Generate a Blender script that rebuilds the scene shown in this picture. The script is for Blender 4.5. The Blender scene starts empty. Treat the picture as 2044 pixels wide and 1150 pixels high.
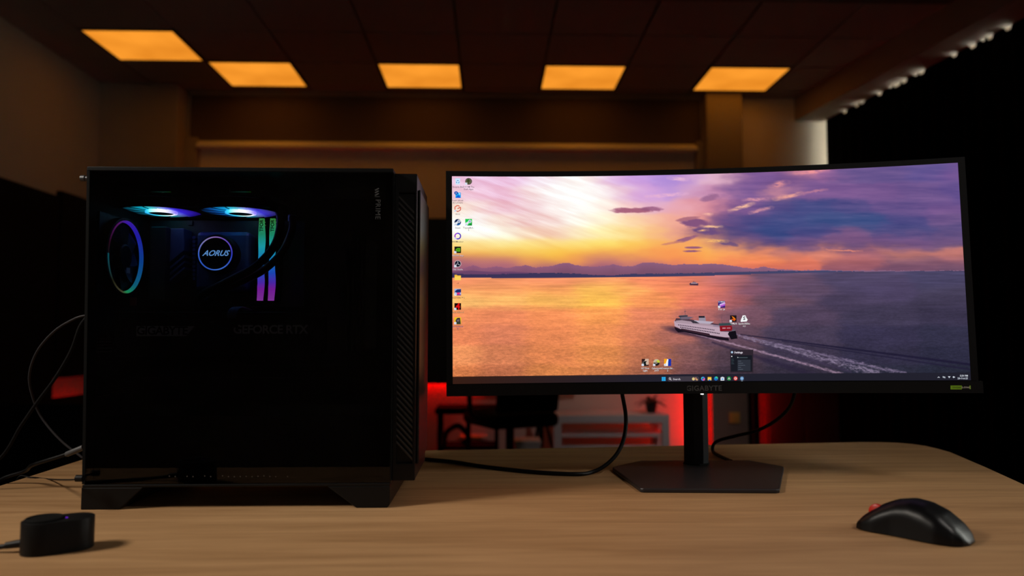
import bpy, bmesh, math, random
import numpy as np
from mathutils import Vector, Matrix
random.seed(7)
scn = bpy.context.scene
COL = scn.collection
PI = math.pi

# ------------------------------------------------------------------ camera
F = 1500.0; CX, CY = 1022.0, 575.0
ZC = 0.9645
PITCH = math.atan(100 / 1500); YAW = math.atan(44 / 1500 * math.cos(PITCH))
FW = Vector((math.sin(YAW) * math.cos(PITCH), math.cos(YAW) * math.cos(PITCH), math.sin(PITCH)))
RT = Vector((math.cos(YAW), -math.sin(YAW), 0)); UP = RT.cross(FW)
EYE = Vector((0, 0, ZC))
cd = bpy.data.cameras.new('camera'); cam = bpy.data.objects.new('camera', cd); COL.objects.link(cam)
cam.matrix_world = Matrix(((RT.x, UP.x, -FW.x, 0), (RT.y, UP.y, -FW.y, 0), (RT.z, UP.z, -FW.z, ZC), (0, 0, 0, 1)))
cd.sensor_width = 36; cd.lens = 36 * F / 2044; cd.clip_start = 0.02; cd.clip_end = 60
cd.dof.use_dof = True; cd.dof.focus_distance = 1.14; cd.dof.aperture_fstop = 3.2
scn.camera = cam

# ------------------------------------------------------------------ world, lights, exposure
w = bpy.data.worlds.new('daylight'); scn.world = w; w.use_nodes = True
w.node_tree.nodes['Background'].inputs[0].default_value = (1, .97, .90, 1)
w.node_tree.nodes['Background'].inputs[1].default_value = 11.0
scn.view_settings.view_transform = 'Standard'; scn.view_settings.look = 'None'
scn.view_settings.exposure = 0; scn.view_settings.gamma = 1; scn.view_settings.use_curve_mapping = False

def area(name, loc, to, energy, col, sx, sy, spread):
    l = bpy.data.lights.new(name, 'AREA'); l.energy = energy; l.color = col; l.shape = 'RECTANGLE'
    l.size = sx; l.size_y = sy; l.spread = spread
    o = bpy.data.objects.new(name, l); COL.objects.link(o); o.location = loc
    o.rotation_euler = (Vector(to) - Vector(loc)).to_track_quat('-Z', 'Y').to_euler()
    return o
area('softbox_left', (-1.55, .45, 1.95), (-.15, .95, .74), 4.2, (1, .90, .78), .35, .35, math.radians(75))
area('softbox_right', (1.25, .25, 2.05), (.5, 1.0, .74), 1.25, (1, .92, .84), .35, .35, math.radians(75))
area('fill_bounce', (.5, -1.35, 1.5), (.3, 4.6, 2.5), 1.25, (1, .88, .80), 1.6, 1.0, math.radians(170))
area('back_fill', (1.7, 2.9, 2.95), (1.15, 6.1, .25), .6, (1, .86, .92), .25, .25, math.radians(38))  # added fill for the low back of the room, no real fitting

# ------------------------------------------------------------------ helpers
def at(px, py, Y):
    d = FW + RT * ((px - CX) / F) - UP * ((py - CY) / F); return EYE + d * (Y / d.y)
def atz(px, py, z):
    d = FW + RT * ((px - CX) / F) - UP * ((py - CY) / F); return EYE + d * ((z - ZC) / d.z)
def lin(c):
    c = np.asarray(c, float) / 255.0
    return np.where(c <= .04045, c / 12.92, ((c + .055) / 1.055) ** 2.4)
def L4(c):
    r = lin(c); return (float(r[0]), float(r[1]), float(r[2]), 1)

ORG = {}
def finish(name, bm, mats=None, parent=None, origin=None, smooth=False, kind=None):
    if origin is None: origin = ORG[parent.name] if parent is not None else Vector((0, 0, 0))
    origin = Vector(origin)
    me = bpy.data.meshes.new(name)
    if isinstance(bm, bmesh.types.BMesh):
        bm.normal_update(); bm.to_mesh(me); bm.free()
    else:
        me.from_pydata([tuple(v) for v in bm[0]], [], bm[1])
    me.transform(Matrix.Translation(-origin))
    for m in (mats if isinstance(mats, (list, tuple)) else [mats]): me.materials.append(m)
    if smooth:
        me.polygons.foreach_set('use_smooth', [True] * len(me.polygons))
        try: me.set_sharp_from_angle(angle=math.radians(38))
        except Exception: pass
    o = bpy.data.objects.new(name, me); COL.objects.link(o)
    po = Vector((0, 0, 0))
    if parent is not None: o.parent = parent; po = ORG[parent.name]
    o.location = origin - po
    ORG[o.name] = origin
    if kind: o['kind'] = kind
    return o
def tag(o, label, cat, group=None):
    o['label'] = label; o['category'] = cat
    if group: o['group'] = group
    return o
def thing(name, label, cat, loc, group=None):
    o = bpy.data.objects.new(name, None); o.empty_display_size = .05; COL.objects.link(o)
    o.location = loc; ORG[o.name] = Vector(loc)
    return tag(o, label, cat, group)
def copy_tree(o, parent, delta=(0, 0, 0)):
    c = o.copy(); COL.objects.link(c); c.parent = parent
    c.location = Vector(o.location) + Vector(delta)
    ORG[c.name] = ORG[o.name] + Vector(delta)
    for ch in list(o.children):
        copy_tree(ch, c)
    return c
def BM(): return bmesh.new()
def box(bm, x0, x1, y0, y1, z0, z1, bev=0, seg=2):
    r = bmesh.ops.create_cube(bm, size=1)
    for v in r['verts']:
        v.co = Vector((x0 + (v.co.x + .5) * (x1 - x0), y0 + (v.co.y + .5) * (y1 - y0), z0 + (v.co.z + .5) * (z1 - z0)))
    if bev:
        es = list({e for v in r['verts'] for e in v.link_edges})
        bmesh.ops.bevel(bm, geom=es, offset=bev, segments=seg, affect='EDGES', profile=.5)
    return bm
def prism(bm, poly, axis, a0, a1, bev=0):
    def P(p, a):
        return {'x': (a, p[0], p[1]), 'y': (p[0], a, p[1]), 'z': (p[0], p[1], a)}[axis]
    A = [bm.verts.new(P(p, a0)) for p in poly]; B = [bm.verts.new(P(p, a1)) for p in poly]
    n = len(poly); fs = []
    fs.append(bm.faces.new(A)); fs.append(bm.faces.new(B[::-1]))
    for i in range(n): fs.append(bm.faces.new((A[i], B[i], B[(i + 1) % n], A[(i + 1) % n])))
    bmesh.ops.recalc_face_normals(bm, faces=fs)
    if bev:
        es = list({e for f in fs for e in f.edges})
        bmesh.ops.bevel(bm, geom=es, offset=bev, segments=2, affect='EDGES', profile=.5)
    return bm
def frame_of(d):
    d = d.normalized(); a = Vector((0, 0, 1)) if abs(d.z) < .9 else Vector((1, 0, 0))
    u = d.cross(a).normalized(); return u, d.cross(u).normalized()
def lathe(bm, c, axis, prof, n=32, closed=False):
    """prof: list of (radius, height along axis)"""
    c = Vector(c); ax = Vector(axis).normalized(); u, v = frame_of(ax)
    rings = []
    for r, h in prof:
        rings.append([bm.verts.new(c + ax * h + (u * math.cos(2 * PI * k / n) + v * math.sin(2 * PI * k / n)) * max(r, 1e-6)) for k in range(n)])
    fs = []
    m = len(rings)
    for i in range(m if closed else m - 1):
        a, b = rings[i], rings[(i + 1) % m]
        for k in range(n): fs.append(bm.faces.new((a[k], a[(k + 1) % n], b[(k + 1) % n], b[k])))
    if not closed:
        fs.append(bm.faces.new(rings[0][::-1])); fs.append(bm.faces.new(rings[-1]))
    bmesh.ops.recalc_face_normals(bm, faces=fs)
    return bm
def cyl(bm, p0, p1, r0, r1=None, n=20):
    p0, p1 = Vector(p0), Vector(p1); d = p1 - p0
    return lathe(bm, p0, d, [(r0, 0), (r0 if r1 is None else r1, d.length)], n)
def spline(pts, sub=8):
    P = [Vector(p) for p in pts]; P = [P[0] * 2 - P[1]] + P + [P[-1] * 2 - P[-2]]
    out = []
    for i in range(1, len(P) - 2):
        for k in range(sub):
            t = k / sub; a, b, c, d = P[i - 1:i + 3]
            out.append(.5 * (2 * b + (c - a) * t + (2 * a - 5 * b + 4 * c - d) * t * t + (3 * b - a - 3 * c + d) * t ** 3))
    out.append(P[-2]); return out
def tube(bm, pts, r, n=10, sub=8):
    C = spline(pts, sub); rings = []; u = None
    for i, p in enumerate(C):
        d = (C[min(i + 1, len(C) - 1)] - C[max(i - 1, 0)]).normalized()
        if u is None: u, _ = frame_of(d)
        u = (u - d * u.dot(d)).normalized(); v = d.cross(u)
        rings.append([bm.verts.new(p + (u * math.cos(2 * PI * k / n) + v * math.sin(2 * PI * k / n)) * r) for k in range(n)])
    for a, b in zip(rings, rings[1:]):
        for k in range(n): bm.faces.new((a[k], a[(k + 1) % n], b[(k + 1) % n], b[k]))
    bm.faces.new(rings[0][::-1]); bm.faces.new(rings[-1])
    return bm
def text2d(body, size, off=0, shear=0, align='CENTER', res=3, sp=1.0):
    cu = bpy.data.curves.new('t', 'FONT'); cu.body = body; cu.size = size; cu.offset = off; cu.shear = shear
    cu.align_x = align; cu.align_y = 'CENTER'; cu.resolution_u = res; cu.space_character = sp
    o = bpy.data.objects.new('t', cu); COL.objects.link(o)
    me = bpy.data.meshes.new_from_object(o.evaluated_get(bpy.context.evaluated_depsgraph_get()))
    V = [(v.co.x, v.co.y) for v in me.vertices]; Fc = [tuple(p.vertices) for p in me.polygons]
    bpy.data.objects.remove(o); bpy.data.curves.remove(cu); bpy.data.meshes.remove(me)
    return V, Fc
def text_on(bm, body, size, o, ex, ey, thick=0, **kw):
    """lettering as real geometry: raised by thick along ex x ey"""
    V, Fc = text2d(body, size, **kw); o, ex, ey = Vector(o), Vector(ex), Vector(ey); nz = ex.cross(ey)
    top = [bm.verts.new(o + ex * a + ey * b + nz * thick) for a, b in V]
    fs = []
    for f in Fc:
        try: fs.append(bm.faces.new([top[i] for i in f]))
        except ValueError: pass
    return bm

# ------------------------------------------------------------------ materials
def mat(name, rgb, rough=.5, metal=0, noise=0, scale=40, bump=0, spec=.5, stretch=(1, 1, 1), coat=0):
    m = bpy.data.materials.new(name); m.use_nodes = True; nt = m.node_tree; N = nt.nodes
    b = N['Principled BSDF']; c = L4(rgb)
    b.inputs['Base Color'].default_value = c; b.inputs['Roughness'].default_value = rough
    b.inputs['Metallic'].default_value = metal; b.inputs['Specular IOR Level'].default_value = spec
    b.inputs['Coat Weight'].default_value = coat
    tc = N.new('ShaderNodeTexCoord'); mp = N.new('ShaderNodeMapping'); mp.inputs['Scale'].default_value = stretch
    nz = N.new('ShaderNodeTexNoise'); nz.inputs['Scale'].default_value = scale; nz.inputs['Detail'].default_value = 4
    nt.links.new(tc.outputs['Object'], mp.inputs[0]); nt.links.new(mp.outputs[0], nz.inputs['Vector'])
    a = noise if noise else .08
    mx = N.new('ShaderNodeMix'); mx.data_type = 'RGBA'
    mx.inputs[6].default_value = tuple(x * (1 - a) for x in c[:3]) + (1,)
    mx.inputs[7].default_value = tuple(min(1, x * (1 + a)) for x in c[:3]) + (1,)
    nt.links.new(nz.outputs[0], mx.inputs[0]); nt.links.new(mx.outputs[2], b.inputs['Base Color'])
    if bump:
        bp = N.new('ShaderNodeBump'); bp.inputs['Strength'].default_value = bump; bp.inputs['Distance'].default_value = .002
        nt.links.new(nz.outputs[0], bp.inputs['Height']); nt.links.new(bp.outputs[0], b.inputs['Normal'])
    return m
def emis(name, rgb, strength=1, sample=True):
    m = bpy.data.materials.new(name); m.use_nodes = True; N = m.node_tree.nodes; N.clear()
    e = N.new('ShaderNodeEmission'); e.inputs[0].default_value = L4(rgb); e.inputs[1].default_value = strength
    o = N.new('ShaderNodeOutputMaterial'); m.node_tree.links.new(e.outputs[0], o.inputs[0])
    if not sample: m.cycles.emission_sampling = 'NONE'
    return m
def ramp_emis(name, stops, strength, src, sample=True, back=(10, 10, 14)):
    """LED-lit plastic. src: function(nt) -> socket giving 0..1 along the colour run"""
    m = bpy.data.materials.new(name); m.use_nodes = True; nt = m.node_tree; N = nt.nodes
    b = N['Principled BSDF']; b.inputs['Base Color'].default_value = L4(back); b.inputs['Roughness'].default_value = .4
    r = N.new('ShaderNodeValToRGB'); r.color_ramp.interpolation = 'LINEAR'
    el = r.color_ramp.elements
    while len(el) < len(stops): el.new(.5)
    for e, (p, c) in zip(el, stops): e.position = p; e.color = L4(c)
    s = src(nt); nt.links.new(s, r.inputs[0]); nt.links.new(r.outputs[0], b.inputs['Emission Color'])
    b.inputs['Emission Strength'].default_value = strength
    if not sample: m.cycles.emission_sampling = 'NONE'
    return m
def src_axis(axis, lo, hi):
    def f(nt):
        g = nt.nodes.new('ShaderNodeNewGeometry'); s = nt.nodes.new('ShaderNodeSeparateXYZ')
        mr = nt.nodes.new('ShaderNodeMapRange'); mr.inputs[1].default_value = lo; mr.inputs[2].default_value = hi
        nt.links.new(g.outputs['Position'], s.inputs[0]); nt.links.new(s.outputs['XYZ'.index(axis)], mr.inputs[0])
        return mr.outputs[0]
    return f
def src_angle(c, a1, a2):
    """angle about centre c in the plane of axes a1, a2, mapped to 0..1"""
    def f(nt):
        N = nt.nodes; g = N.new('ShaderNodeNewGeometry'); v = N.new('ShaderNodeVectorMath'); v.operation = 'SUBTRACT'
        v.inputs[1].default_value = c; nt.links.new(g.outputs['Position'], v.inputs[0])
        s = N.new('ShaderNodeSeparateXYZ'); nt.links.new(v.outputs[0], s.inputs[0])
        a = N.new('ShaderNodeMath'); a.operation = 'ARCTAN2'
        nt.links.new(s.outputs['XYZ'.index(a2)], a.inputs[0]); nt.links.new(s.outputs['XYZ'.index(a1)], a.inputs[1])
        mr = N.new('ShaderNodeMapRange'); mr.inputs[1].default_value = -PI; mr.inputs[2].default_value = PI
        nt.links.new(a.outputs[0], mr.inputs[0]); return mr.outputs[0]
    return f
def wood_mat():
    m = bpy.data.materials.new('oak_laminate'); m.use_nodes = True; nt = m.node_tree; N = nt.nodes; b = N['Principled BSDF']
    tc = N.new('ShaderNodeTexCoord')
    def nz(sc, stretch, det=5, dist=0):
        mp = N.new('ShaderNodeMapping'); mp.inputs['Scale'].default_value = stretch
        t = N.new('ShaderNodeTexNoise'); t.inputs['Scale'].default_value = sc; t.inputs['Detail'].default_value = det
        t.inputs['Distortion'].default_value = dist
        nt.links.new(tc.outputs['Object'], mp.inputs[0]); nt.links.new(mp.outputs[0], t.inputs[0]); return t.outputs[0]
    r = N.new('ShaderNodeValToRGB')
    r.color_ramp.elements[0].position = .32; r.color_ramp.elements[0].color = L4((150, 112, 74))
    r.color_ramp.elements[1].position = .68; r.color_ramp.elements[1].color = L4((190, 150, 107))
    mx = N.new('ShaderNodeMath'); mx.operation = 'MULTIPLY_ADD'; mx.inputs[1].default_value = .35
    sub = N.new('ShaderNodeMath'); sub.operation = 'MULTIPLY'; sub.inputs[1].default_value = .65
    nt.links.new(nz(9, (.35, 5, 1), 4, .6), sub.inputs[0])
    nt.links.new(nz(30, (.5, 14, 1), 6), mx.inputs[0]); nt.links.new(sub.outputs[0], mx.inputs[2])
    nt.links.new(mx.outputs[0], r.inputs[0]); nt.links.new(r.outputs[0], b.inputs['Base Color'])
    b.inputs['Roughness'].default_value = .48; b.inputs['Specular IOR Level'].default_value = .35
    return m
def glass_mat(name, tint, refl=1.0):
    m = bpy.data.materials.new(name); m.use_nodes = True; nt = m.node_tree; N = nt.nodes; N.clear()
    t = N.new('ShaderNodeBsdfTransparent'); t.inputs[0].default_value = (*tint, 1)
    g = N.new('ShaderNodeBsdfGlossy'); g.inputs['Roughness'].default_value = 0.0; g.inputs[0].default_value = (refl, refl, refl, 1)
    fr = N.new('ShaderNodeFresnel'); fr.inputs[0].default_value = 1.45
    mx = N.new('ShaderNodeMixShader'); o = N.new('ShaderNodeOutputMaterial')
    nt.links.new(fr.outputs[0], mx.inputs[0]); nt.links.new(t.outputs[0], mx.inputs[1]); nt.links.new(g.outputs[0], mx.inputs[2])
    nt.links.new(mx.outputs[0], o.inputs[0]); return m

M = dict(
    header=mat('shaded_header', (92, 72, 60), .8, noise=.05, scale=6, bump=.05),  # darkened so the band above the moulding reads as shaded
    lit=mat('lit_moulding', (250, 242, 226), .7, noise=.03, scale=6),  # near white: the light caught by the ledge is in its colour
    pale=mat('lit_back_wall', (246, 230, 204), .85, noise=.04, scale=6, bump=.05),  # lightened to put the amber light on the back wall into its colour
    wall=mat('wall_paint', (158, 144, 128), .85, noise=.05, scale=6, bump=.05),
    ceil=mat('mineral_tile', (150, 140, 132), .9, noise=.12, scale=120, bump=.2),
    grid=mat('ceiling_grid_paint', (70, 66, 62), .6),
    floor=mat('carpet', (60, 56, 54), .95, noise=.2, scale=200, bump=.3),
    black=mat('black_plastic', (15, 15, 16), .5, noise=.1, scale=300, bump=.05, spec=.16),
    satin=mat('satin_black_steel', (15, 15, 16), .38, noise=.1, scale=400, bump=.04, spec=.2),
    matte=mat('matte_black', (11, 11, 11), .8, noise=.15, scale=200, bump=.1, spec=.1),
    pcb=mat('circuit_board', (16, 18, 24), .5, noise=.3, scale=90),
    heat=mat('anodised_heatsink', (84, 98, 140), .4, metal=.3, noise=.08, scale=60),
    gun=mat('gunmetal_base', (38, 34, 36), .42, noise=.1, scale=500, bump=.06, spec=.3),
    gunpole=mat('grey_pole_paint', (30, 30, 34), .6, noise=.06, scale=500, bump=.04, spec=.15),
    rubber=mat('black_rubber', (13, 13, 14), .5, noise=.1, scale=200, spec=.2),
    greycable=mat('grey_cable_sleeve', (52, 50, 53), .5, noise=.25, scale=500, bump=.3, spec=.2),
    silver=mat('worn_grey_metal', (120, 120, 122), .35, metal=.8, noise=.15, scale=200),
    curtain=mat('blackout_cloth', (5, 5, 5), .95, noise=.1, scale=150, bump=.1, spec=.05),
    white=mat('white_lacquer', (236, 230, 220), .5, noise=.04, scale=20),
    darkpanel=mat('dark_fabric_panel', (16, 11, 10), .95, noise=.2, scale=150, bump=.2, spec=.1),
    tvglass=mat('screen_black_glass', (12, 12, 13), .38, noise=.05, scale=10),
    leather=mat('black_leatherette', (12, 11, 11), .6, noise=.15, scale=90, bump=.2, spec=.1),
    red=mat('red_plastic', (205, 40, 22), .4, noise=.05),
    leaf=mat('dark_leaf', (38, 60, 28), .5, noise=.25, scale=30),
    pot=mat('dark_pot', (26, 22, 20), .6),
    print=mat('grey_print', (74, 74, 76), .5),
    brightprint=mat('light_grey_print', (120, 120, 122), .5),
    green=mat('green_sticker', (122, 170, 24), .5, noise=.05),
    mouse=mat('mouse_black', (9, 9, 11), .36, noise=.06, scale=600, bump=.03, spec=.24),
    socket=mat('ivory_socket', (250, 196, 96), .5),
    wood=wood_mat(),
    glass=glass_mat('tinted_side_glass', (.5, .5, .52), .55),
    pane=glass_mat('window_glass', (.95, .97, .96)),
)

# ================================================================== SETTING
CZ = 3.0145
YB = 6.25
def xr(y, off=0): return 2.85 + .116 * (6.2 - y) + off      # the window side runs off at a slight angle
bm = BM(); box(bm, -3.3, 4.4, -1.6, 6.4, -.1, 0); finish('floor', bm, M['floor'], kind='structure')
bm = BM(); box(bm, -3.3, 4.4, -1.6, 6.4, CZ + .03, CZ + .12)
box(bm, -3.3, 4.4, -1.6, 4.42, CZ, CZ + .04)
ceiling = finish('ceiling', bm, M['grid'], kind='structure')
LIGHTS = [(-2.745, 4.985), (-2.115, 5.505), (-.85, 5.505), (.415, 5.505), (1.66, 5.505)]
xs = [-3.2] + [-2.745 + .63 * k for k in range(10)] + [3.4]
ys = [4.42, 4.985 - .03, 5.52, 6.075, 6.26]
lightcells = {(1, 1), (2, 2), (4, 2), (6, 2), (8, 2)}
first = None
for j in range(4):
    for i in range(len(xs) - 1):
        if (i, j) in lightcells: continue
        bm = BM(); box(bm, xs[i] + .008, xs[i + 1] - .008, ys[j] + .008, ys[j + 1] - .008, CZ + .003, CZ + .028, .003, 1)
        finish('ceiling_tile', bm, M['ceil'], ceiling, origin=((xs[i] + xs[i + 1]) / 2, (ys[j] + ys[j + 1]) / 2, CZ))
for j in range(1, 4):                                            # grid rails between the rows and columns
    pass
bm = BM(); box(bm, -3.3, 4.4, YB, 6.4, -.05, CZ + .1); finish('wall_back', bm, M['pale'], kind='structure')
bm = BM(); box(bm, -3.3, -3.14, -1.6, 6.4, -.05, CZ + .1); finish('wall_left', bm, M['wall'], kind='structure')
bm = BM(); box(bm, -3.3, 4.4, -1.75, -1.6, -.05, CZ + .1); finish('wall_front', bm, M['wall'], kind='structure')
# right wall with the window opening
def slab(bm, y0, y1, z0, z1, o0, o1):
    prism(bm, [(xr(y0, o0), y0), (xr(y1, o0), y1), (xr(y1, o1), y1), (xr(y0, o1), y0)], 'z', z0, z1)
bm = BM()
slab(bm, -1.7, 6.4, -.05, .85, .24, .42); slab(bm, -1.7, 6.4, 2.97, CZ + .1, .24, .42)
slab(bm, -1.7, 1.0, .85, 2.97, .24, .42); slab(bm, 6.2, 6.4, .85, 2.97, .24, .42)
finish('wall_right', bm, M['wall'], kind='structure')
win = bpy.data.objects.new('window_1', None); COL.objects.link(win); win['kind'] = 'structure'
win.location = (xr(3.6, .33), 3.6, .85); ORG['window_1'] = Vector(win.location)
for y0, y1, z0, z1 in ((1.0, 6.2, .85, .90), (1.0, 6.2, 2.93, 2.97), (1.0, 1.05, .9, 2.93), (6.16, 6.2, .9, 2.93), (2.70, 2.74, .9, 2.93), (4.44, 4.48, .9, 2.93)):
    bm = BM(); slab(bm, y0, y1, z0, z1, .29, .36); finish('window_frame', bm, M['white'], win)
for y0, y1 in ((1.05, 2.70), (2.74, 4.44), (4.48, 6.16)):
    bm = BM(); slab(bm, y0, y1, .9, 2.93, .32, .326); finish('pane', bm, M['pane'], win)
# pelmet boxing along the window side
bm = BM(); slab(bm, -1.6, 6.26, 2.815, CZ + .02, -.24, .014); finish('trim_1', bm, M['wall'], kind='structure')
# back wall dressings: header, sloped moulding, jambs, boxed corner, column, cornice
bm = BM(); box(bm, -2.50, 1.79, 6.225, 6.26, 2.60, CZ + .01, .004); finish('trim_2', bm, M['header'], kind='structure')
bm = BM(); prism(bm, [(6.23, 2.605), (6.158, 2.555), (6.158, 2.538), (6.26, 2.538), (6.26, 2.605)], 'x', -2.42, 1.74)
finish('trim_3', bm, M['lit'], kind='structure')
bm = BM(); box(bm, -2.53, -2.42, 6.175, 6.26, -.02, 2.62, .006); finish('trim_4', bm, M['wall'], kind='structure')
bm = BM(); box(bm, 1.735, 1.80, 6.175, 6.26, -.02, 2.62, .006); finish('trim_5', bm, M['wall'], kind='structure')
bm = BM(); box(bm, -3.2, -2.52, 6.02, 6.26, -.02, CZ + .01, .006); finish('trim_6', bm, M['wall'], kind='structure')
bm = BM(); box(bm, 1.80, 2.10, 6.10, 6.26, -.02, CZ + .01, .006); finish('trim_7', bm, M['wall'], kind='structure')
bm = BM(); prism(bm, [(6.23, 2.985), (6.195, CZ - .005), (6.195, CZ + .01), (6.23, CZ + .01)], 'x', -2.5, 1.79); finish('trim_8', bm, M['wall'], kind='structure')

# ------------------------------------------------------------------ ceiling lights
def light_panel_mat():
    m = bpy.data.materials.new('amber_diffuser'); m.use_nodes = True; nt = m.node_tree; N = nt.nodes; N.clear()
    tc = N.new('ShaderNodeTexCoord'); nz = N.new('ShaderNodeTexNoise'); nz.inputs['Scale'].default_value = 2.2
    nt.links.new(tc.outputs['Object'], nz.inputs[0])
    r = N.new('ShaderNodeValToRGB'); r.color_ramp.elements[0].position = .35; r.color_ramp.elements[1].position = .65
    r.color_ramp.elements[0].color = L4((232, 138, 36)); r.color_ramp.elements[1].color = L4((255, 158, 48))
    nt.links.new(nz.outputs[0], r.inputs[0])
    e = N.new('ShaderNodeEmission'); nt.links.new(r.outputs[0], e.inputs[0]); o = N.new('ShaderNodeOutputMaterial')
    e.inputs[1].default_value = 1.0
    nt.links.new(e.outputs[0], o.inputs[0]); return m
amber = light_panel_mat()
LL = ['far left amber ceiling panel light, nearest of the five to the camera',
      'second amber ceiling panel light from the left, above the computer case',
      'amber ceiling panel light left of the middle of the ceiling, third from left',
      'amber ceiling panel light above the left half of the monitor, fourth from left',
      'rightmost amber ceiling panel light, next to the curtained windows']
for k, (i, j) in enumerate(sorted(lightcells)):
    x0, x1, y0, y1 = xs[i], xs[i + 1], ys[j], ys[j + 1]
    t = thing('ceiling_light', LL[k], 'ceiling light', ((x0 + x1) / 2, (y0 + y1) / 2, CZ), 'amber ceiling panel lights')
    bm = BM(); a = .008
    for bx in ((x0 + a, x1 - a, y0 + a, y0 + 2 * a), (x0 + a, x1 - a, y1 - 2 * a, y1 - a), (x0 + a, x0 + 2 * a, y0 + a, y1 - a), (x1 - 2 * a, x1 - a, y0 + a, y1 - a)):
        box(bm, *bx, CZ - .002, CZ + .028)
    finish('frame', bm, M['grid'], t)
    bm = BM(); box(bm, x0 + .0155, x1 - .0155, y0 + .0155, y1 - .0155, CZ + .001, CZ + .02); finish('diffuser', bm, amber, t)

# ------------------------------------------------------------------ blackout curtain on the window side
def cur_y(px):          # where the sight line through photo column px meets the curtain plane
    d = FW + RT * ((px - CX) / F); k = d.x / d.y; return (2.85 + .116 * 6.2) / (k + .116)
dips = [(1697, 8, .028), (1722, 9, .03), (1733, 10, .022), (1769, 10, .03), (1792, 7, .012), (1805, 14, .036),
        (1820, 11, .034), (1844, 9, .018), (1856, 12, .032), (1924, 12, .024), (1963, 14, .032),
        (1984, 8, .018), (1998, 13, .032), (2036, 14, .036)]
dips = [(cur_y(p), abs(cur_y(p + wd / 2) - cur_y(p - wd / 2)), dz) for p, wd, dz in dips]
V, Fc = [], []
NY = 620; ycs = np.linspace(6.195, 1.6, NY)
zrow = [.02, .9, 1.8, 2.6, 2.74, 2.79]
for y in ycs:
    amp = .022 * math.sin(y * 46) + .010 * math.sin(y * 19 + 1)
    amp *= min(1, max(0, (6.2 - y) / .35)); top = 2.818
    for yc, wd, dz in dips:
        q = abs(y - yc) / (wd * .5)
        if q < 1: top = min(top, 2.816 - dz * (1 - q ** 3))
    zz = [z for z in zrow] + [top]
    for z in zz: V.append((xr(y, amp * min(1, max(0, (2.79 - z) / .5))), y, z))
n = len(zrow) + 1
for i in range(NY - 1):
    for k in range(n - 1): Fc.append((i * n + k, (i + 1) * n + k, (i + 1) * n + k + 1, i * n + k + 1))
bm = BM(); vs = [bm.verts.new(v) for v in V]
for f in Fc: bm.faces.new([vs[i] for i in f])
bmesh.ops.solidify(bm, geom=bm.faces[:], thickness=.004)
tag(finish('blackout_curtain', bm, M['curtain'], origin=(2.95, 4, 0), smooth=True), 'black floor-length blackout curtain covering the windows on the right, daylight leaking over its top', 'curtain')

# ------------------------------------------------------------------ background furniture
# dark partition panels along the left wall
PL = ['dark upright acoustic panel by the left wall, furthest from the camera', 'dark upright acoustic panel by the left wall, second from the far end', 'dark upright acoustic panel by the left wall, nearest to the camera']
for k, (y0, y1, zt) in enumerate(((5.24, 5.98, 1.985), (4.16, 5.22, 1.94), (3.08, 4.14, 1.9))):
    t = thing('acoustic_panel', PL[k], 'partition', (-2.98, (y0 + y1) / 2, 0), 'dark panels along the left wall')
    bm = BM(); box(bm, -3.01, -2.96, y0, y1, .69 if k == 0 else .04, zt, .01); finish('panel', bm, M['darkpanel'], t)
    for yy in (y0 + .15, y1 - .15):
        bm = BM()
        if k == 0: box(bm, -3.138, -3.005, yy - .02, yy + .02, 1.5, 1.54, .004); finish('wall_spacer', bm, M['black'], t); continue
        box(bm, -3.1, -2.87, yy - .03, yy + .03, 0, .04, .005); finish('foot', bm, M['black'], t)
led_red = emis('red_led', (255, 3, 2), 15)
def led_bar(label, p0, p1, r=.012, strength_mat=None, shade=False):
    t = thing('led_bar', label, 'light', p0, 'red light bars against the back wall')
    bm = BM(); cyl(bm, p0, p1, r, n=12); finish('tube', bm, strength_mat or led_red, t)
    d = (Vector(p1) - Vector(p0)).normalized()
    for e, s in ((p0, -1), (p1, 1)):
        bm = BM(); cyl(bm, Vector(e) + d * s * .02, e, r * 1.25, n=12); finish('end_cap', bm, M['black'], t)
    if shade:
        bm = BM(); box(bm, p0[0] - r - .006, p0[0] - r - .002, p0[1] - .03, p0[1] + .20, p0[2], p1[2]); box(bm, p0[0] - r - .004, p0[0] + r + .002, p0[1] - .032, p0[1] - .028, p0[2], p1[2])
        finish('light_shield', bm, M['matte'], t)  # added black plates that keep the red light off the left side
    return t
# wall television behind the gap between computer and monitor
t = thing('television', 'large black wall television seen between computer case and monitor', 'television', (-.35, 6.1, .75))
a = at(560, 434, 6.05); b = at(1165, 766, 6.05)
bm = BM(); box(bm, a.x, b.x, 6.05, 6.09, b.z, a.z, .008); finish('housing', bm, M['black'], t)
bm = BM(); box(bm, a.x + .012, b.x - .012, 6.046, 6.052, b.z + .02, a.z - .012); finish('screen', bm, M['tvglass'], t)
bm = BM(); box(bm, -.6, -.1, 6.09, 6.21, 1.0, 1.5, .005); finish('wall_bracket', bm, M['black'], t)
led_bar('red light bar along the wall under the black television', (-1.2, 6.205, b.z + .03), (-.12, 6.205, b.z + .03), .012, emis('strip_red_led', (255, 3, 2), 11.5))
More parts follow.
